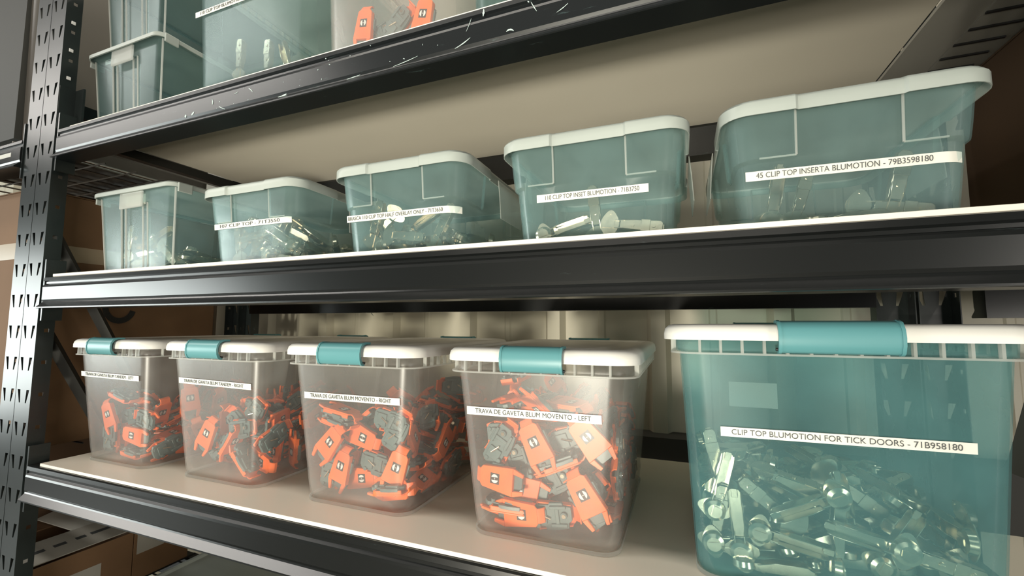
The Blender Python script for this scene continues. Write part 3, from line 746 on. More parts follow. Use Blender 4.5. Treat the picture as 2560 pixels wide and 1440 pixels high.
# resting places of the loose hardware: kind, position in 0.1 mm, quaternion in thousandths
POSES = {
    'b1': 'd-13671,6920,-2347,376,434,-585,573;d-12594,6920,-2733,20,100,-731,675;d-13772,7020,-2861,564,-474,-485,-470;d-13289,7220,-2366,693,-716,-60,-64;d-12412,7320,-2265,57,-864,12,-500;d-12699,7020,-3169,55,-996,44,55;d-13810,7320,-2880,506,494,-524,475;d-13118,7549,-3119,182,75,108,-974;d-13871,9595,-2906,0,707,0,707;d-11850,8882,-2906,707,0,707,0;d-11995,9861,-3241,705,0,0,-709;d-13256,6979,-1826,20,-989,3,148;d-13756,10201,-2906,500,-500,-500,-500;d-12689,8325,-3241,841,0,0,542;d-12469,9842,-3241,701,0,0,713;d-13264,8363,-3241,885,0,0,466;d-13743,8680,-3126,555,555,438,438;d-12296,7860,-3101,936,15,149,-317;d-12034,9866,-3007,0,707,707,0;d-13041,9119,-2906,544,-452,544,452;d-13871,9815,-2222,500,-500,500,-500;d-11849,7247,-2976,585,-397,-585,397;d-11973,8146,-2843,60,705,-425,565;d-13871,7846,-2606,216,-673,216,-673;d-13522,9663,-2906,500,-500,-500,-500;d-12683,9082,-2892,558,558,435,435;d-12992,9810,-3241,650,0,0,760;d-13292,8251,-3007,893,0,0,449;d-13087,9503,-2661,58,-823,85,558;d-12371,7597,-2868,589,146,32,794;d-12221,8900,-2985,437,-444,-376,686;d-13482,8343,-2773,707,0,0,707;d-13339,10029,-2676,799,13,601,17;d-12763,8469,-2606,181,-777,-584,-148;d-12623,9699,-2679,512,-363,-291,-722;d-13448,7440,-2093,23,-97,912,-397;d-13522,9107,-2727,207,676,676,-207;d-12386,8835,-2707,463,417,-232,-747;d-11964,10201,-2438,500,500,500,-500;d-13506,7924,-2539,730,0,0,-683;d-13290,8959,-2183,97,-227,-471,847;d-11930,7714,-1968,105,699,-176,685;d-11964,9626,-2746,707,-21,21,707;d-12976,8494,-2110,163,358,381,-837;d-13871,9131,-2442,707,0,707,0;d-12145,8118,-2498,563,-565,-60,600;d-12734,9170,-2077,93,-324,96,937;d-12285,6944,-2313,41,-83,-681,-726;d-13003,10201,-2581,565,-565,425,425;d-12043,8562,-2127,134,-836,111,-520;d-11849,9493,-2310,557,435,-557,-435;d-13555,8504,-2203,893,292,-334,-78;d-12598,9633,-1914,399,662,634,-27;d-12652,8082,-2429,20,827,492,271;d-12222,9573,-2295,314,634,-698,-112;d-13518,7822,-2050,241,644,690,-225;d-13289,9569,-2072,3,-163,-20,986;d-13002,7799,-2424,95,657,704,255;d-12543,10201,-2500,425,-425,-565,-565',
    'b2': 'd-10162,7020,-2532,581,611,-361,398;d-10314,7220,-2599,514,-503,-441,-537;d-9357,7020,-2604,20,-866,5,-500;d-9102,7070,-2308,718,-691,-46,-77;d-8784,6920,-2911,10,906,7,-423;d-8687,7220,-2982,663,736,62,-126;d-9388,7320,-2875,0,999,38,0;d-10071,7320,-2857,697,-630,-245,-240;d-10276,7921,-3241,0,-707,707,0;d-9850,9621,-3126,531,531,467,467;d-8514,7931,-2904,383,597,390,-587;d-9364,9617,-3241,0,850,527,0;d-9938,7843,-3026,205,-92,19,-974;d-10276,9379,-3020,195,-680,680,195;d-8484,9346,-3241,0,707,707,0;d-8369,10086,-2906,707,0,-707,0;d-10056,8623,-2981,420,-854,171,-254;d-10200,9942,-2908,356,-611,611,356;d-8924,7737,-2874,488,445,592,-462;d-9499,9606,-3006,751,-5,-2,660;d-9613,8650,-3241,0,-487,-873,0;d-9837,9982,-2392,692,514,-144,486;d-8508,8710,-2906,571,-418,571,418;d-8369,9278,-2892,500,500,-500,-500;d-9308,8301,-2998,58,-787,604,114;d-10025,10201,-3126,0,0,707,-707;d-8369,7249,-2449,608,-361,-608,361;d-8793,9502,-3033,725,-158,-177,647;d-8986,8553,-3118,172,456,817,308;d-9296,9204,-2653,291,-101,-215,927;d-9208,8073,-2812,126,-952,-278,3;d-9013,9549,-2883,179,-635,735,-155;d-10365,7617,-2385,37,-685,39,-726;d-10005,8966,-2800,62,21,307,950;d-8741,7651,-2209,351,483,559,575;d-8880,10185,-2200,667,-621,301,280;d-9736,8147,-2635,157,-130,937,-284;d-10391,9725,-2099,697,120,697,120;d-9171,8546,-2455,492,-183,-160,836;d-8575,9402,-2584,272,-647,661,-266;d-9575,7331,-2260,343,-236,-635,-651;d-10209,9050,-2133,272,696,163,-644;d-9263,9890,-2646,48,-132,-31,990;d-8650,8552,-2230,471,566,-451,-505;d-9588,7732,-2536,57,52,-946,-316;d-9762,9569,-2058,336,-855,204,338;d-8940,7246,-1907,791,-497,-186,-306;d-8919,9457,-2325,945,151,-139,-253;d-10132,8483,-2238,546,-597,-588,2;d-9632,9967,-2021,305,-225,-815,-438;d-9592,8945,-2375,371,-220,-119,894;d-10042,9542,-2464,314,-631,636,313;d-10391,8518,-2682,680,-194,680,-194;d-9180,9339,-1938,202,-381,902,34;d-8377,8447,-2239,576,-410,562,-430;d-9147,8583,-1936,112,-404,761,496;d-9953,8260,-2302,245,259,-797,-487;d-9356,7565,-1943,48,-75,-547,-833;d-9447,8019,-2026,32,52,-441,-896;d-9095,9438,-2139,4,815,542,205;d-9613,7720,-2246,80,-48,317,-944;d-9798,9038,-2084,712,-531,135,-439',
    'b3': 'd-6467,6880,-2327,647,635,-306,291;d-6436,7070,-1938,13,-993,56,105;d-5116,7020,-1840,710,-699,71,52;d-5984,7220,-2211,686,706,142,-103;d-4939,6920,-2657,547,609,-377,433;d-4993,7020,-1967,656,-564,-369,-339;d-6403,7270,-2413,723,-668,-133,-113;d-6626,7120,-2845,570,-512,-463,-446;d-5550,7220,-2717,711,-698,53,70;d-5020,6920,-2994,35,-998,-1,-52;d-5039,7020,-3030,704,705,-85,13;d-6329,7070,-2833,575,547,-435,426;d-6067,7320,-3052,686,726,-10,53;d-6500,7520,-2825,567,591,-433,376;d-6761,8612,-2906,0,-707,0,-707;d-6761,9788,-2906,0,707,0,707;d-5692,8186,-3241,414,0,0,-910;d-5231,8986,-3241,909,0,0,417;d-6542,7903,-2912,0,873,0,-488;d-6761,9235,-2906,0,-707,0,-707;d-4880,7731,-3078,691,-148,240,-665;d-5123,9760,-3241,950,0,0,313;d-6161,8382,-3089,398,-163,54,901;d-6117,9019,-3101,280,919,-274,-41;d-5530,7701,-3060,181,-25,-981,-67;d-5205,9230,-3007,0,-947,-322,0;d-5653,7519,-2511,47,106,742,-660;d-6138,9508,-3102,141,80,271,949;d-5090,7594,-2764,72,-994,12,-81;d-5545,10064,-3092,986,-129,-108,-14;d-6540,8678,-2392,373,-627,-485,482;d-6306,9848,-2977,665,-263,-103,-692;d-4739,8692,-3001,571,-418,-571,418;d-5814,9862,-2804,7,-707,707,21;d-6153,8166,-2787,171,714,678,13;d-6441,9819,-2492,149,-826,-394,374;d-4739,8285,-2431,645,-290,645,-290;d-5407,9693,-2633,490,150,63,857;d-6384,8018,-2265,570,-812,2,123;d-6355,8522,-2674,13,744,-644,179;d-5373,8274,-2874,231,300,-925,-38;d-4742,9814,-2752,401,-583,409,-577;d-5924,8734,-2599,935,-133,321,66;d-5997,9449,-2537,200,-702,-658,-186;d-5115,7670,-2315,376,401,432,715;d-5197,9844,-2330,625,-461,-358,518;d-6711,9001,-2025,492,-508,363,-607;d-6133,9615,-1945,268,215,466,-816;d-5298,8238,-2647,229,352,-906,-51;d-5002,9692,-2401,358,-519,625,-461;d-6086,8479,-2106,314,83,-935,-140;d-6041,8972,-2153,272,642,549,-462;d-5233,8664,-2486,197,935,274,-107;d-5106,8985,-2264,533,-828,-51,165;d-5590,7702,-2034,383,-307,-162,856;d-5769,9183,-2216,192,-285,-454,-822;d-5302,8643,-2081,227,91,-814,-528;d-5275,9555,-1947,65,-935,-322,136;d-5998,7773,-2071,46,919,185,344;d-5716,9937,-2067,97,314,197,924;d-5277,8906,-1821,190,919,326,-118;d-5141,9641,-1741,16,965,-214,-150;d-6223,7594,-1958,940,47,-337,-1;d-6408,10059,-2209,962,-268,44,12;d-4998,9155,-1425,319,286,-673,-603;d-5097,9796,-1504,149,23,-988,-20;d-6303,6976,-1722,995,2,104,-1;d-6386,9050,-1795,101,-672,543,-492;d-5034,8179,-1936,132,-516,-800,-276;d-5110,10201,-1829,69,-69,704,704',
    'b4': 'd-2234,6880,-1942,387,341,-615,597;d-1383,6940,-1787,263,333,-626,654;d-2864,6860,-2531,60,-10,-706,706;d-1431,6860,-2642,371,315,-641,594;d-2512,7060,-2710,62,85,-713,694;d-2545,6920,-3052,684,727,-58,1;d-2743,7000,-2997,7,1000,-1,-17;d-2866,7220,-3124,36,-994,3,105;d-1861,7020,-2210,36,-980,-43,-192;d-2897,7020,-2004,598,-626,-339,-368;d-2832,7220,-1892,721,-692,-33,-28;d-1684,7220,-1850,733,-658,-121,-125;d-2014,7220,-2561,704,-661,-170,-195;d-1994,7020,-3044,737,-673,-65,-11;d-1503,7170,-2831,270,-327,-623,-657;d-2584,7120,-2304,397,-415,-571,-587;d-2347,7920,-1661,49,-995,33,-86;d-2950,8020,-1581,431,477,-551,532;d-3131,8594,-3126,500,-500,-500,500;d-2796,9536,-3126,707,-707,0,0;d-1255,8038,-3241,731,0,0,682;d-1460,9001,-3241,450,0,0,893;d-2492,7888,-1448,103,-591,800,-8;d-2721,8487,-2967,361,98,-927,38;d-2241,7955,-3241,479,0,0,-878;d-1109,10085,-2906,707,0,-707,0;d-2754,7968,-2968,738,549,69,386;d-2273,9638,-2777,713,-3,-3,-701;d-1474,8448,-3007,0,43,-999,0;d-1929,9236,-3007,3,969,-246,4;d-2030,8727,-2860,303,860,-62,407;d-2212,9445,-2542,591,-2,3,806;d-1947,7469,-2906,513,-486,513,486;d-1803,9842,-2989,595,-44,289,749;d-3131,9310,-2451,624,333,624,333;d-3016,8996,-2702,665,-240,240,665;d-1954,7837,-3024,971,106,209,-48;d-1311,9186,-2822,255,-710,-650,90;d-1717,8362,-1684,521,349,779,3;d-2702,9805,-2699,511,377,622,459;d-1361,7497,-2660,625,-503,31,-596;d-1717,10201,-2650,661,-661,252,252;d-2544,8921,-2611,331,849,-187,-367;d-2771,10063,-2403,989,-137,-59,-8;d-1109,7824,-2629,665,240,-665,-240;d-1459,8530,-2530,952,3,308,-2;d-2792,9324,-2038,318,602,726,98;d-2404,9370,-2212,76,737,666,-84;d-1803,7599,-1994,677,16,736,-15;d-2083,9078,-2190,527,523,476,472;d-2566,9175,-1649,292,-71,-934,195;d-2779,10063,-2159,137,989,-8,59;d-1472,7860,-2481,668,-216,219,678;d-1764,9120,-2282,754,219,585,204;d-2785,7464,-1308,886,12,-106,452;d-2776,9948,-1385,455,23,-541,707;d-1109,8050,-2176,240,-665,-240,665;d-1251,9253,-2561,261,-657,-704,70;d-2977,7855,-1018,85,-703,705,-38;d-2270,9815,-1843,306,576,-732,-197;d-1541,7898,-2045,510,-660,156,-530;d-1343,9001,-2243,317,-530,-776,127;d-2319,7149,-1351,244,865,313,-307;d-2989,9852,-1883,112,707,698,-28;d-1228,9783,-2098,671,-213,-215,-677;d-1949,9834,-1811,670,221,291,646;d-1839,7507,-1389,957,88,-24,-274;d-2133,9845,-1495,635,-315,-254,658;d-1296,8206,-1834,364,-573,-3,734;d-1613,9727,-2253,102,-726,113,-670;d-3000,8004,-773,38,706,702,86;d-1595,9406,-1615,423,-714,544,-120;d-1360,8666,-1861,369,-332,750,-439;d-1224,9882,-1882,674,-214,-214,-674',
    'b5': 'h643,6920,-2761,468,-488,-472,-566;h1069,7020,-2452,224,260,-650,678;h1222,6900,-2828,743,-664,85,17;h1794,7020,-2772,2,-737,-19,-675;h653,7020,-2998,708,-700,-75,-49;h1020,6920,-3196,15,1000,-5,18;h2052,7420,-2241,674,675,198,-227;h403,7120,-2747,521,561,-470,438;h2413,7020,-2734,655,-566,-362,-346;h2777,7020,-2849,683,718,123,-59;h1792,7620,-2287,5,985,-2,174;h444,7020,-2295,571,-551,-436,-425;h402,7220,-2015,433,475,-515,567;h2774,7220,-2798,208,-157,-681,-684;h1960,7220,-2449,505,-398,-535,-547;h1352,8181,-3286,372,0,0,-928;h1576,9003,-3284,1,-923,-386,-4;h2358,8514,-3286,989,0,0,-150;h2285,9249,-3286,0,420,908,0;h1680,7833,-3286,838,0,0,545;h390,9566,-3277,706,41,40,706;h2502,7763,-3278,820,-41,-28,571;h2578,9462,-3159,23,-771,-636,39;h1233,7233,-3229,56,4,998,-9;h933,9659,-3258,139,-873,-460,79;h2891,7837,-3286,550,0,0,-835;h2910,9625,-3286,758,0,0,653;h818,7564,-3273,79,983,166,13;h996,9639,-3127,657,-43,154,-737;h2241,7388,-3156,155,-93,26,983;h1016,8540,-3211,311,-74,24,947;h1376,9860,-2993,125,-977,-169,31;h3006,7839,-3141,830,0,0,558;h2137,9310,-3139,56,-624,780,2;h348,7703,-3187,632,-94,-86,-765;h1797,8837,-3069,312,90,-2,-946;h2776,8094,-3061,984,-45,-148,90;h3112,8776,-3182,468,-387,613,-506;h560,7697,-3075,499,74,148,851;h1372,9405,-3203,315,-857,-363,188;h2629,7640,-3017,95,-72,79,990;h3007,9588,-3134,119,-808,-562,132;h1662,8201,-3065,348,-284,741,-499;h1547,9095,-3103,494,70,-27,-866;h1897,7634,-3077,585,-54,39,808;h1432,8304,-3002,529,66,-36,-845;h1653,9064,-2928,87,-74,49,992;h2700,7780,-2872,42,-605,778,-164;h2791,9826,-2839,971,-104,14,215;h771,8274,-3210,493,-78,14,867;h1772,9501,-2930,802,-204,88,554;h2197,8208,-3062,7,896,437,-83;h3196,8451,-2871,6,707,-6,-707;h272,8656,-3129,377,619,-467,-508;h1552,7337,-2995,57,974,168,142;h1077,8330,-2959,4,960,-217,175;h843,9529,-2956,156,63,966,196;h2706,8093,-2783,136,-91,979,-121;h2329,9276,-2978,465,69,21,883;h957,7988,-2889,4,-294,-956,-6;h647,9845,-2865,170,-979,53,-94;h2631,8434,-2931,974,-192,17,123;h2971,9177,-2994,827,148,120,528;h526,8638,-3129,13,-628,773,-90;h1784,9732,-2691,809,567,-64,137;h2297,8711,-2782,605,793,44,66;h2615,9293,-2872,932,38,61,355;h1247,7739,-2479,554,355,701,275;h284,9069,-2676,313,-624,-545,465;h2651,8572,-2802,31,-47,894,-444;h2777,9148,-2779,291,-110,129,-941;h1252,8633,-2937,28,-897,389,-208;h489,9536,-2887,735,277,76,-614;h2732,8379,-2516,959,99,-202,172;h2238,9462,-2711,809,-111,-72,573;h917,8556,-2866,116,-52,990,-67;h847,8892,-2935,79,987,48,129;h2094,7829,-2877,530,34,36,846;h861,8718,-2751,81,114,-74,-987;h759,9045,-2837,149,978,78,126;h2099,7871,-2733,38,798,-601,-31;h1762,9463,-2691,27,-125,60,990;h1103,8372,-2662,120,-4,972,202;h894,9468,-2712,246,88,39,-964;h1140,7551,-2290,404,531,-271,-694;h2002,9494,-2449,897,53,-84,432;h947,8692,-2566,992,81,-97,6;h1061,9425,-2544,776,93,-22,-623;h3093,9153,-2698,60,-767,-638,-35;h2726,9061,-2585,792,-4,-22,-610;h1439,9265,-2532,458,-629,-583,233;h699,9370,-2605,86,-857,506,-39;h1379,7670,-3015,171,94,50,-979;h3085,9103,-2432,81,752,-651,67;h739,8172,-2427,315,5,176,933;h1848,8770,-2473,833,69,80,-543;h1657,8355,-2654,492,554,-566,-361;h1165,9407,-2383,95,-673,733,-7;h2722,7400,-2517,910,-45,351,215;h2215,9174,-2417,834,110,156,-518;h1569,8373,-2360,90,-895,-437,10;h773,9476,-2436,669,-17,-80,739;h2370,7925,-2619,27,-954,294,56;h2030,9002,-2315,106,-391,-908,-107;h1092,8448,-2240,719,-172,71,670;h937,9076,-2315,258,116,38,-958;h2371,7701,-2494,148,-32,57,-987;h3196,7401,-2641,176,-685,-176,685;h810,8577,-2194,176,15,935,-307;h696,9383,-2189,66,561,817,119;h3045,7182,-2510,497,512,503,488;h1070,9718,-2217,970,43,-72,-230;h359,9317,-2463,727,-329,537,-273;h465,9487,-2372,559,359,517,540;h2316,8213,-2425,116,796,594,14;h2762,9698,-2462,75,162,-984,-2;h2622,9035,-2445,741,109,-96,-656;h2049,8480,-2354,91,-496,848,162;h2764,8072,-2380,464,160,79,868;h1079,7185,-2882,739,-658,-115,-90;h662,7622,-2927,408,-128,-50,-903;h790,7757,-2762,992,-2,-18,-128;h653,7456,-2547,767,-629,-38,122;h647,7605,-2539,627,770,97,59;h351,8108,-2676,109,637,-750,140;h837,8484,-2501,203,-44,-230,951;h604,8223,-2582,345,-1,176,922;h2110,6794,-2641,78,-78,-703,-703;h528,7890,-2196,416,-234,-275,835;h1194,7238,-2223,303,-921,220,106;h651,7899,-2299,301,209,890,272;h1487,6816,-2313,154,-174,628,743;h552,7556,-2076,851,272,-313,-321;h1304,7059,-2112,984,111,104,-95;h660,8719,-2174,893,-401,-84,185',
    'm1': 'h-13490,7000,2109,534,549,-461,448;h-12528,7100,2273,693,-700,-123,-122;h-11958,7000,1798,671,658,239,-244;h-13294,7100,1822,56,-997,2,-44;h-13235,7856,1354,112,0,0,-994;h-13050,8722,1354,0,584,-812,0;h-12439,8026,1362,44,904,-425,-21;h-12498,8992,1354,0,-730,684,0;h-13438,7491,1448,445,91,-72,888;h-12962,8979,1600,399,501,-500,-583;h-11949,7063,1354,0,227,-974,0;h-11853,9065,1354,0,929,370,0;h-13311,6945,1423,961,265,18,-74;h-13373,9007,1354,0,869,494,0;h-11940,8073,1425,139,84,27,986;h-11916,8433,1354,16,0,0,-1000;h-13331,7608,1594,265,-147,72,-950;h-13337,8179,1487,44,-271,929,249;h-12313,7102,1457,680,650,295,167;h-12380,8466,1502,999,-19,1,-35;h-13166,8166,1645,239,-968,16,71;h-13291,8572,1698,25,928,-243,282;h-12568,7747,1530,22,-745,634,207;h-12472,8712,1599,898,-134,73,413;h-12867,7554,1547,631,222,-23,743;h-13706,8366,1699,541,-456,-400,583;h-11932,7673,1468,19,-980,160,119;h-11620,8408,1501,765,-60,34,-641;h-12810,7154,1687,64,-350,907,225;h-12717,8937,1651,170,546,-809,139;h-12512,7292,1557,314,-891,-327,-28;h-12526,8072,1797,157,-520,-839,-35;h-13517,7880,1844,557,667,317,379;h-11947,9165,1552,219,49,146,964;h-11933,7308,1615,180,-152,49,-971;h-11838,9395,1837,650,-650,280,278;h-12945,7462,1986,889,-24,326,321;h-13394,8953,1809,684,-657,220,-230;h-11957,7744,1683,198,656,-728,17;h-11913,8373,1655,27,4,-11,-1000;h-13179,7625,1749,149,-665,-728,-81;h-13358,9237,1622,305,-22,952,7;h-11621,7544,1684,764,48,74,639;h-12132,8947,1819,463,-186,-677,541;h-13267,7250,2013,908,-29,39,-417;h-12544,9246,1834,138,-973,-112,149;h-11804,7678,1837,52,572,814,-89;h-12260,8400,1796,804,-6,-10,-595',
    'm2': 'h-8936,7000,1993,718,691,-60,63;h-8311,7100,1876,620,-605,-349,-358;h-9078,7300,2347,5,985,-1,-174;h-9426,7000,1843,459,450,-536,547;h-8058,7100,1754,681,685,184,-182;h-9411,7379,1686,329,424,-168,827;h-9412,8461,1354,0,779,627,0;h-7962,8143,1439,848,59,-98,517;h-7696,8670,1354,770,0,0,-638;h-8855,7267,1401,61,728,-680,66;h-9364,7708,1456,616,-669,-228,348;h-7814,7463,1354,755,0,0,655;h-9231,9068,1410,255,961,-92,-50;h-8839,7816,1431,78,470,-875,82;h-8723,8494,1395,945,-162,-29,283;h-8227,7260,1528,682,-729,-59,9;h-8150,8867,1354,877,0,0,-481;h-9078,7642,1655,42,-667,-717,199;h-9089,9186,1489,32,68,264,962;h-7594,7617,1614,565,425,-565,-425;h-8014,8732,1515,28,-332,938,-98;h-8473,7808,1608,639,279,-72,-714;h-9223,8844,1567,39,-37,-946,-321;h-8116,7711,1469,75,-948,-277,-137;h-8114,8230,1582,93,-43,992,78;h-8961,7621,1780,9,-844,-468,262;h-9229,8507,1530,126,-988,-85,-10;h-8156,6919,1456,705,-703,78,53;h-8661,8751,1693,807,-32,223,-545;h-9527,7850,1840,510,-415,-301,-691;h-9208,8348,1639,971,123,26,-202;h-8095,7846,1658,707,156,-2,-690;h-8350,8886,1570,757,-64,-146,-634;h-8638,7744,1822,342,110,-99,928;h-9115,8772,1752,115,-885,446,61;h-8018,7655,1802,172,-902,-384,96;h-7880,8352,1893,200,-429,-632,613;h-8648,8148,1909,1,-174,-977,-121;h-8736,8332,1791,52,-365,926,77;h-8366,7363,2189,3,-882,-404,242;h-8013,9062,1654,55,5,-992,112;h-9304,7945,1852,437,-115,500,739;h-9048,8522,1837,128,-931,-338,-44;h-8018,6913,1885,250,-101,-832,-484;h-7983,9029,1808,5,54,113,992;h-8230,8617,2021,52,408,-910,49;h-9289,8777,1903,335,62,129,-931;h-7841,7480,2104,267,823,468,-178;h-8270,9276,1737,116,-151,596,780',
    'm3': 'h-5608,7000,1966,561,561,-430,431;h-4952,7000,1704,719,692,48,-50;h-4793,7300,1992,683,-683,-183,-183;h-4172,7100,1828,599,625,-361,346;h-5572,7000,1832,403,-408,-582,-576;h-5000,7716,1433,31,-606,791,82;h-5477,8276,1354,909,0,0,-417;h-4518,7749,1354,832,0,0,-554;h-4233,9194,1354,0,-93,-996,0;h-5573,7630,1355,0,601,799,1;h-5301,8780,1406,578,23,99,810;h-3993,7708,1354,0,724,-689,0;h-4592,8898,1456,601,659,-256,-373;h-5229,7467,1564,94,-312,942,-78;h-4973,8929,1354,447,0,0,895;h-4494,7783,1508,879,51,28,473;h-4723,8477,1487,43,-403,-914,11;h-5301,8217,1594,133,-967,148,-158;h-5690,9053,1697,328,-653,-571,-375;h-4440,7643,1637,10,-850,492,191;h-3968,8022,1495,739,-35,29,672;h-5505,8106,1656,752,313,-8,-581;h-5312,8711,1608,21,150,-2,-989;h-4139,7424,1640,908,23,198,-369;h-4236,8532,1546,7,-946,-299,124;h-5558,7757,1678,325,282,839,333;h-5483,8697,1707,1,-989,0,-150;h-4370,7654,1905,40,791,-601,-109;h-4231,8355,1706,992,-33,120,-4;h-5758,7528,1664,111,644,707,272;h-4234,8711,1708,57,511,795,-321;h-3922,7782,1746,230,-722,-637,144;h-3970,8902,1700,297,-467,-447,703;h-5511,7177,2005,302,204,756,-544;h-4442,8924,1792,315,92,-240,-913',
    'm4': 'h-1272,7120,1806,451,503,-549,492;h-704,7000,1568,722,689,48,-50;h-1843,7100,1622,691,-711,-94,-91;h-894,8033,1354,988,0,0,-153;h-930,8466,1426,107,443,-889,53;h-356,7574,1354,769,0,0,639',
    'm5': 'h2717,7150,1824,528,570,-462,428;h2080,7000,1439,32,-999,1,-26;h1306,7100,1819,555,-528,-443,-465;h1814,8000,1985,537,584,-448,412;h2621,7200,1584,689,720,63,-60;h1448,7738,1458,452,-667,534,-256;h1373,9160,1354,0,365,931,0;h2879,8018,1354,829,0,0,-559;h2522,8831,1354,970,0,0,-245;h1133,7693,1354,648,0,0,762',
    'u1': 'h-13958,7829,5274,0,541,-841,0;h-13715,7407,5334,659,-89,155,-730;h-12956,7519,5274,0,693,-721,0;h-13313,8055,5274,0,703,-711,0',
    'u2': 'h-8689,6900,6064,501,541,-496,459;h-8156,6900,6037,397,-414,-592,-567;h-9756,7000,6395,512,570,-478,430;h-8433,7717,5274,102,0,0,995;h-8558,7391,5362,675,86,-80,728;h-7985,7113,5274,856,0,0,517;h-9070,7575,5274,0,696,718,0;h-9564,7756,5338,7,-992,-65,-109',
    'u3': 'd-5956,6900,6199,527,556,-467,442;d-4532,6900,6022,542,580,-445,416;d-5167,7000,6176,692,-636,-231,-252;d-5708,7100,6091,687,-705,-124,-121;d-5797,8374,5319,829,0,0,559;d-4919,7631,5319,817,0,0,576;d-4827,9324,5434,9,-9,-707,707;d-4418,7643,5477,156,9,-986,-57;d-4596,8851,5559,665,218,213,-682;d-5426,7728,5426,222,746,602,179;d-6005,7611,5458,133,-695,705,57',
    'u4': 'h-2126,7872,5274,997,0,0,82;h-1794,7454,5345,779,61,-77,619;h-2571,7279,5274,510,0,0,860',
}


dev0, hin0 = device_proto(), hinge_proto()
for ch in hin0.children:                           # true size of the hinges in these bins
    ch.data.transform(Matrix.Scale(0.88, 4))
used = {'d': False, 'h': False}
WHERE = {
    'b1': ('orange and grey plastic drawer locking device piled in the latch bin beside the slotted post', 'drawer devices in the latch bin by the post', LOWZ - (-.336)),
    'b2': ('orange and grey plastic drawer locking device piled in the second latch bin from the post', 'drawer devices in the second latch bin', LOWZ - (-.336)),
    'b3': ('orange and grey plastic drawer locking device piled in the bin marked MOVENTO - RIGHT', 'drawer devices in the bin marked RIGHT', LOWZ - (-.336)),
    'b4': ('orange and grey plastic drawer locking device piled in the bin marked MOVENTO - LEFT', 'drawer devices in the bin marked LEFT', LOWZ - (-.336)),
    'b5': ('nickel cabinet hinge in the heap of the large latch bin marked FOR TICK DOORS', 'hinges in the large latch bin', LOWZ - (-.336)),
    'm1': ('nickel cabinet hinge heaped in the tallest middle-board box next to the post', 'hinges in the tallest middle box', MIDZ - .128),
    'm2': ('nickel cabinet hinge heaped in the second box of the middle board', 'hinges in the second middle box', MIDZ - .128),
    'm3': ('nickel cabinet hinge heaped in the box whose paper strip wraps its corner', 'hinges in the centre middle box', MIDZ - .128),
    'm4': ('nickel cabinet hinge lying in the nearly empty box of the middle board', 'hinges in the nearly empty box', MIDZ - .128),
    'm5': ('nickel cabinet hinge on the floor of the box marked 45 CLIP TOP INSERTA', 'hinges in the 45 CLIP TOP box', MIDZ - .128),
    'u1': ('metal cabinet hinge in the small lidded box on the upper board', 'hinges in the small upper box', UPZ - .520),
    'u2': ('metal cabinet hinge in the tall upper bin with the slanting paper strip', 'hinges in the tall upper bin', UPZ - .520),
    'u3': ('orange and grey plastic device showing just over the scuffed upper beam', 'drawer devices in the upper bin', UPZ - .520),
    'u4': ('metal cabinet hinge in the upper bin cut by the top picture edge', 'hinges in the bin at the top edge', UPZ - .520),
}
FACE = {   # the pieces pressed against the front wall, each told apart by its pose
    'b4': ['orange lever with black emblem standing just under the middle of the strip ending in LEFT',
           'orange lever with emblem at the upper right corner under the end of the strip LEFT',
           'orange lever with emblem lying level at the left wall of the bin marked LEFT',
           'large slanting orange lever with black emblem at the right of the bin marked LEFT',
           'orange lever with emblem half hidden in the middle of the bin marked LEFT',
           'orange lever lying flat near the foot of the bin marked LEFT',
           'orange device seen edge on, level, at the lower left of the bin marked LEFT',
           'orange device seen edge on under another at the lower left of the bin marked LEFT',
           'orange bar-like device tilted up to the right across the middle of the bin marked LEFT',
           'grey-green housing standing on end at the upper left of the bin marked LEFT',
           'grey-green housing lying level under the start of the word GAVETA, bin marked LEFT',
           'grey-green housing below the word MOVENTO of the strip ending in LEFT',
           'grey-green housing tilted beside the large slanting orange lever, bin marked LEFT',
           'grey-green housing at the foot of the bin marked LEFT, right of centre',
           'grey-green housing slanting down at the lower right corner of the bin marked LEFT'],
    'b3': ['orange lever with emblem slanting at the left wall of the bin marked RIGHT',
           'orange bar seen edge on, top left of the pile in the bin marked RIGHT',
           'grey housing lying level at the top of the pile in the bin marked RIGHT',
           None,
           'steep orange lever with emblem near the right corner of the bin marked RIGHT',
           'grey housing leaning steeply at the top right corner of the bin marked RIGHT'],
}
for key, txt in POSES.items():
    label, group, dz = WHERE[key]
    for i, rec in enumerate(txt.split(';')):
        kind = rec[0]; v = [int(c) for c in rec[1:].split(',')]
        proto = dev0 if kind == 'd' else hin0
        o = copy_tree(proto) if used[kind] else proto
        used[kind] = True
        o.location = (v[0] / 1e4, v[1] / 1e4, v[2] / 1e4 + dz + 0.002)
        o.rotation_mode = 'QUATERNION'; o.rotation_quaternion = Quaternion([c / 1000 for c in v[3:7]]).normalized()
        own = FACE.get(key, [])
        tag(o, own[i] if i < len(own) and own[i] else label, 'drawer fitting' if kind == 'd' else 'hinge', group)


# ---------------------------------------------------------------- neighbours and background things
def carton(name, x0, x1, y0, y1, z0, z1, mat, label, tape=None, cat='cardboard box', group=None):
    r_ = empty(name, ((x0 + x1) / 2, (y0 + y1) / 2, z0)); tag(r_, label, cat, group)
    a, c, h = (x1 - x0) / 2, (y1 - y0) / 2, z1 - z0
    m = MB(); m.box(-a, a, -c, c, 0, h - 0.003)
    link('box_body', m.mesh('box_body', M[mat]), r_, bevel=0.003)
    m = MB(); m.box(-a, a, -c, -0.0015, h - 0.003, h); m.box(-a, a, 0.0015, c, h - 0.003, h)
    link('top_flap', m.mesh('top_flap', M[mat]), r_)
    if tape is not None:
        m = MB(); m.box(-a - 0.0006, a + 0.0006, -c - 0.0006, c + 0.0006, tape[0] - z0, tape[1] - z0)
        link('packing_tape', m.mesh('packing_tape', M['kraft_tape']), r_)
    return r_


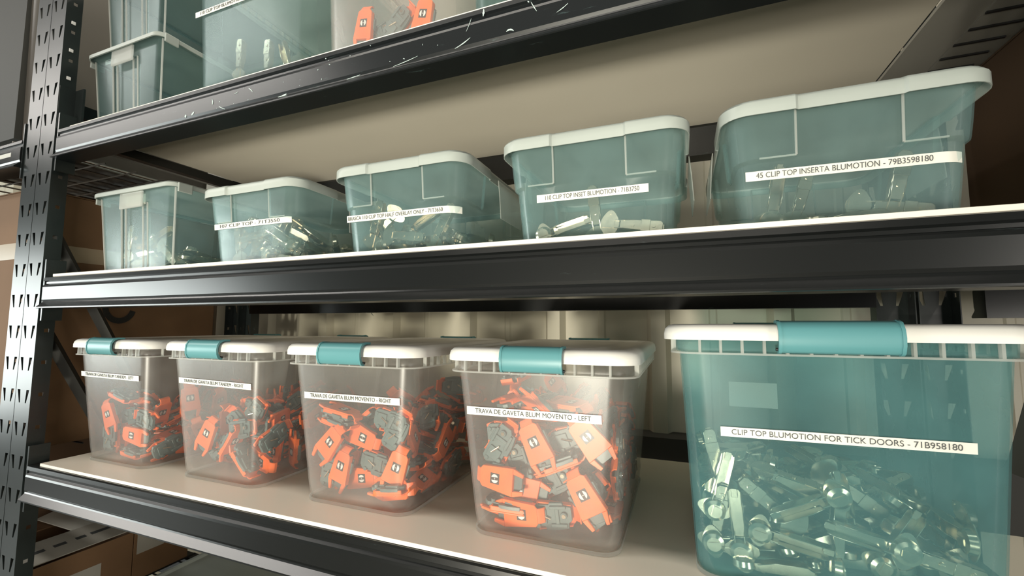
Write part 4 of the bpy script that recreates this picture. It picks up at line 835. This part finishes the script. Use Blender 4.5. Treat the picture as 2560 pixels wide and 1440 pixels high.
cb = carton('cardboard_box', -2.70, -1.70, 0.642, 1.17, -0.349, 0.385, 'kraft', 'big brown cardboard box with black print filling the bay left of the slotted post', tape=(0.185, 0.232))
# part of a printed character turned on its side, on the wall facing the rack
m = MB()
cy, cz, rr = 0.858 - 0.905, 0.055 + 0.348, 0.038
for i in range(14):
    a0, a1 = R(180 + 180 * i / 14 - 15), R(180 + 180 * (i + 1) / 14 - 15)
    m.add([(0.5055, cy + q * math.cos(a), cz + q * 1.15 * math.sin(a)) for a in (a0, a1) for q in (rr - 0.008, rr + 0.008)], [(0, 1, 3, 2)])
m.add([(0.5055, cy + y_, cz + z_) for y_, z_ in ((-0.046, -0.005), (-0.030, -0.005), (-0.030, 0.05), (-0.046, 0.05))], [(0, 1, 2, 3)])
m.add([(0.5055, cy + y_, cz + z_) for y_, z_ in ((0.030, 0.005), (0.046, 0.005), (0.046, 0.05), (0.030, 0.05))], [(0, 1, 2, 3)])
m.add([(0.5055, cy - 0.022 + 0.006 * math.cos(2 * PI * i / 10), cz - 0.078 + 0.007 * math.sin(2 * PI * i / 10)) for i in range(10)], [tuple(range(10))])
link('printed_mark', m.mesh('printed_mark', M['black_plastic']), cb, solid=0.0004)

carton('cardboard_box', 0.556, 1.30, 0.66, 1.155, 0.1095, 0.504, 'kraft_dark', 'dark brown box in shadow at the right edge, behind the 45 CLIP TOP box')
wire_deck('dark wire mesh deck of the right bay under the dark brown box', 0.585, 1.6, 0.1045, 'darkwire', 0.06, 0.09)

# tall grey tote in the bay at the upper left
r_ = empty('grey_tote', (-2.05, 0.92, 0.518)); tag(r_, 'tall grey tote at the top left corner, its pale edge left of the slotted post', 'storage bin')
m = MB(); m.loft([ring(0.001, .22, .24, .02), ring(0, .245, .265, .03), ring(0.004, .25, .27, .03), ring(0.9, .265, .285, .03), ring(0.902, .28, .30, .04), ring(0.915, .28, .30, .04)], cap0=True, cap1=True)
link('bin_body', m.mesh('bin_body', M['grey_tote'], smooth=35), r_)
m = MB(); m.loft([ring(0.0, .25, .27, .03), ring(0.0, .262, .282, .035), ring(0.012, .262, .282, .035), ring(0.014, .251, .271, .03)])
link('foot_rim', m.mesh('foot_rim', M['milk'], smooth=35), r_)
m = MB(); m.box(-0.24, 0.222, -0.2875, -0.272, 0.03, 0.88)
link('front_panel', m.mesh('front_panel', M['matte_dark']), r_)
# shelf tag on the left bay's upper beam
m = MB(); m.box(-1.86, -1.722, 0.5935, 0.5942, 0.462, 0.474)
tag(link('beam_tag', m.mesh('beam_tag', M['tape'])), 'white paper strip on the black beam at the left picture edge', 'label')

# below: opened carton and a closed one in the left bay, low bin on the lowest board
def low_items():
    zb = -0.8635
    r_ = empty('open_cardboard_box', (-1.93, 0.835, zb)); tag(r_, 'opened brown cardboard box with printed flaps at the bottom left corner', 'cardboard box')
    m = MB(); h = 0.166
    a, c = 0.19, 0.135
    m.box(-a, a, -c, c, 0, 0.004)
    m.box(-a, -a + 0.004, -c, c, 0.004, h); m.box(a - 0.004, a, -c, c, 0.004, h); m.box(-a + .004, a - .004, -c, -c + 0.004, 0.004, h); m.box(-a + .004, a - .004, c - 0.004, c, 0.004, h)
    link('box_body', m.mesh('box_body', M['kraft']), r_)
    m = MB(); m.box(-0.115, 0, -c + 0.003, c - 0.003, 0, 0.003)
    fl = link('top_flap', m.mesh('top_flap', M['paper']), r_, loc=(a, 0, h + 0.008)); fl.rotation_euler.y = R(12)
    for yy, ln in ((-0.09, 0.05), (-0.03, 0.03), (0.02, 0.025), (0.07, 0.05)):
        m = MB(); m.box(-0.066, -0.052, yy - ln / 2, yy + ln / 2, 0.003, 0.0034); link('printed_line', m.mesh('printed_line', M['ink']), fl)
    m = MB(); m.box(-0.10, 0, -c + 0.003, c - 0.003, 0, 0.003)
    o = link('top_flap', m.mesh('top_flap', M['kraft']), r_, loc=(-a + .10, 0, h + 0.008))
    m = MB(); m.box(-a + 0.02, a - 0.11, 0, 0.10, 0, 0.003)
    o = link('top_flap', m.mesh('top_flap', M['paper']), r_, loc=(0, c - 0.10, h + 0.022)); o.rotation_euler.x = R(12)
    m = MB(); m.box(a, a + 0.0006, -0.075, 0.050, h - 0.115, h - 0.058)
    link('label', m.mesh('label', M['paper']), r_)
    c2_ = carton('cardboard_box', -2.12, -1.745, 0.975, 1.155, zb, -0.690, 'kraft', 'closed brown cardboard box with a pale sticker behind the opened one')
    m = MB(); m.box(0.1878, 0.1885, -0.080, 0.005, 0.085, 0.172)
    link('sticker', m.mesh('sticker', M['paper']), c2_)
    carton('cardboard_box', -3.0, -2.16, 0.70, 1.16, zb, -0.43, 'kraft_dark', 'dark brown box added deep in the left bay, standing in for its shade')  # added to hide the lit wall and keep the bay dark
    r2_ = empty('low_tote', (-1.125, 0.86, -0.863)); tag(r2_, 'grey translucent bin with a lid rim, peeking out under the lower beam', 'storage bin')
    m = MB(); m.loft([ring(0.001, .20, .17, .02), ring(0, .225, .195, .03), ring(0.004, .23, .20, .03), ring(0.148, .247, .215, .03), ring(0.150, .257, .225, .04), ring(0.156, .257, .225, .04)], cap0=True)
    link('bin_body', m.mesh('bin_body', M['clear_bin'], smooth=35), r2_, solid=0.002)
    m = MB(); m.loft([ring(0.158, .253, .221, .04), ring(0.150, .260, .228, .04), ring(0.160, .262, .230, .04), ring(0.167, .260, .228, .04), ring(0.167, .250, .218, .035), ring(0.161, .244, .212, .03)], cap1=True)
    link('lid', m.mesh('lid', M['milk'], smooth=35), r2_)


low_items()

# pale plaster and paint smears on the scuffed beam and the rear beam
def smears(par, base, specs, y):
    m = MB()
    for x_, z_, ln, ang, wd, bend in specs:
        n_ = 7; a0 = R(ang)
        for i in range(n_):
            t0, t1 = i / n_, (i + 1) / n_
            p = []
            for t in (t0, t1):
                a_ = a0 + bend * t; cx_, cz_ = x_ + ln * t * math.cos(a0 + bend * t / 2), z_ + ln * t * math.sin(a0 + bend * t / 2)
                w_ = wd * 0.8 * (0.4 + math.sin(PI * min(max(t, 0.02), 0.98))) * random.uniform(0.7, 1.2)
                p += [(cx_ - math.sin(a_) * w_, y, cz_ + math.cos(a_) * w_), (cx_ + math.sin(a_) * w_, y, cz_ - math.cos(a_) * w_)]
            m.add(p, [(0, 1, 3, 2)])
    o = link('paint_smear', m.mesh('paint_smear', M['smear'], fix=False), par, solid=0.0002); o.location = base
    return o


sp_ = []
random.seed(4)
for x_, z_, ln, ang, wd, bend in ((-0.905, 0.459, .012, 80, .0012, .6), (-0.885, 0.452, .022, -35, .0007, .3), (-0.97, 0.448, .010, 30, .0020, .2), (-0.99, 0.446, .006, 60, .0026, 1), (-0.84, 0.470, .010, 0, .0005, .5), (-0.80, 0.474, .016, -30, .0007, -.4),
                                 (-0.745, 0.432, .050, 5, .0030, .2), (-0.73, 0.436, .035, -8, .0018, .4), (-0.70, 0.433, .03, 12, .0016, -.4), (-0.55, 0.440, .03, 4, .0006, 0), (-0.45, 0.442, .05, 6, .0005, .1), (-0.33, 0.446, .03, 15, .0009, .3),
                                 (-0.31, 0.47, .022, 60, .0004, .2), (-0.24, 0.452, .012, 50, .0012, -2), (-0.20, 0.490, .02, -65, .0006, .1), (-0.16, 0.462, .02, 20, .0006, .3), (-0.28, 0.488, .012, 80, .0015, .2), (-0.10, 0.468, .02, 30, .0006, 0), (-0.03, 0.475, .03, 10, .0004, .4)):
    sp_.append((x_, z_, ln, ang, wd, bend))
for k in range(22):
    sp_.append((random.uniform(-0.9, 0.1), random.uniform(0.446, 0.495), random.uniform(.001, .004), random.uniform(0, 180), random.uniform(.0003, .0009), 0))
smears(main, (-X0, -YF, EYE), sp_, YF - 0.0066)
smears(main, (-X0, -YF, EYE), [(-1.13, 0.046, .06, 10, .0010, -.8), (-1.13, 0.046, .035, 80, .0009, -2), (-0.98, 0.05, .03, -50, .0014, .2), (-1.03, 0.05, .02, 60, .0006, .4), (-0.95, 0.06, .02, -20, .0005, .4)], 1.1945)

# raise everything by the height of the lens
for o in list(col.objects):
    if o.parent is None and o.type not in ('CAMERA', 'LIGHT'):
        o.location.z += EYE
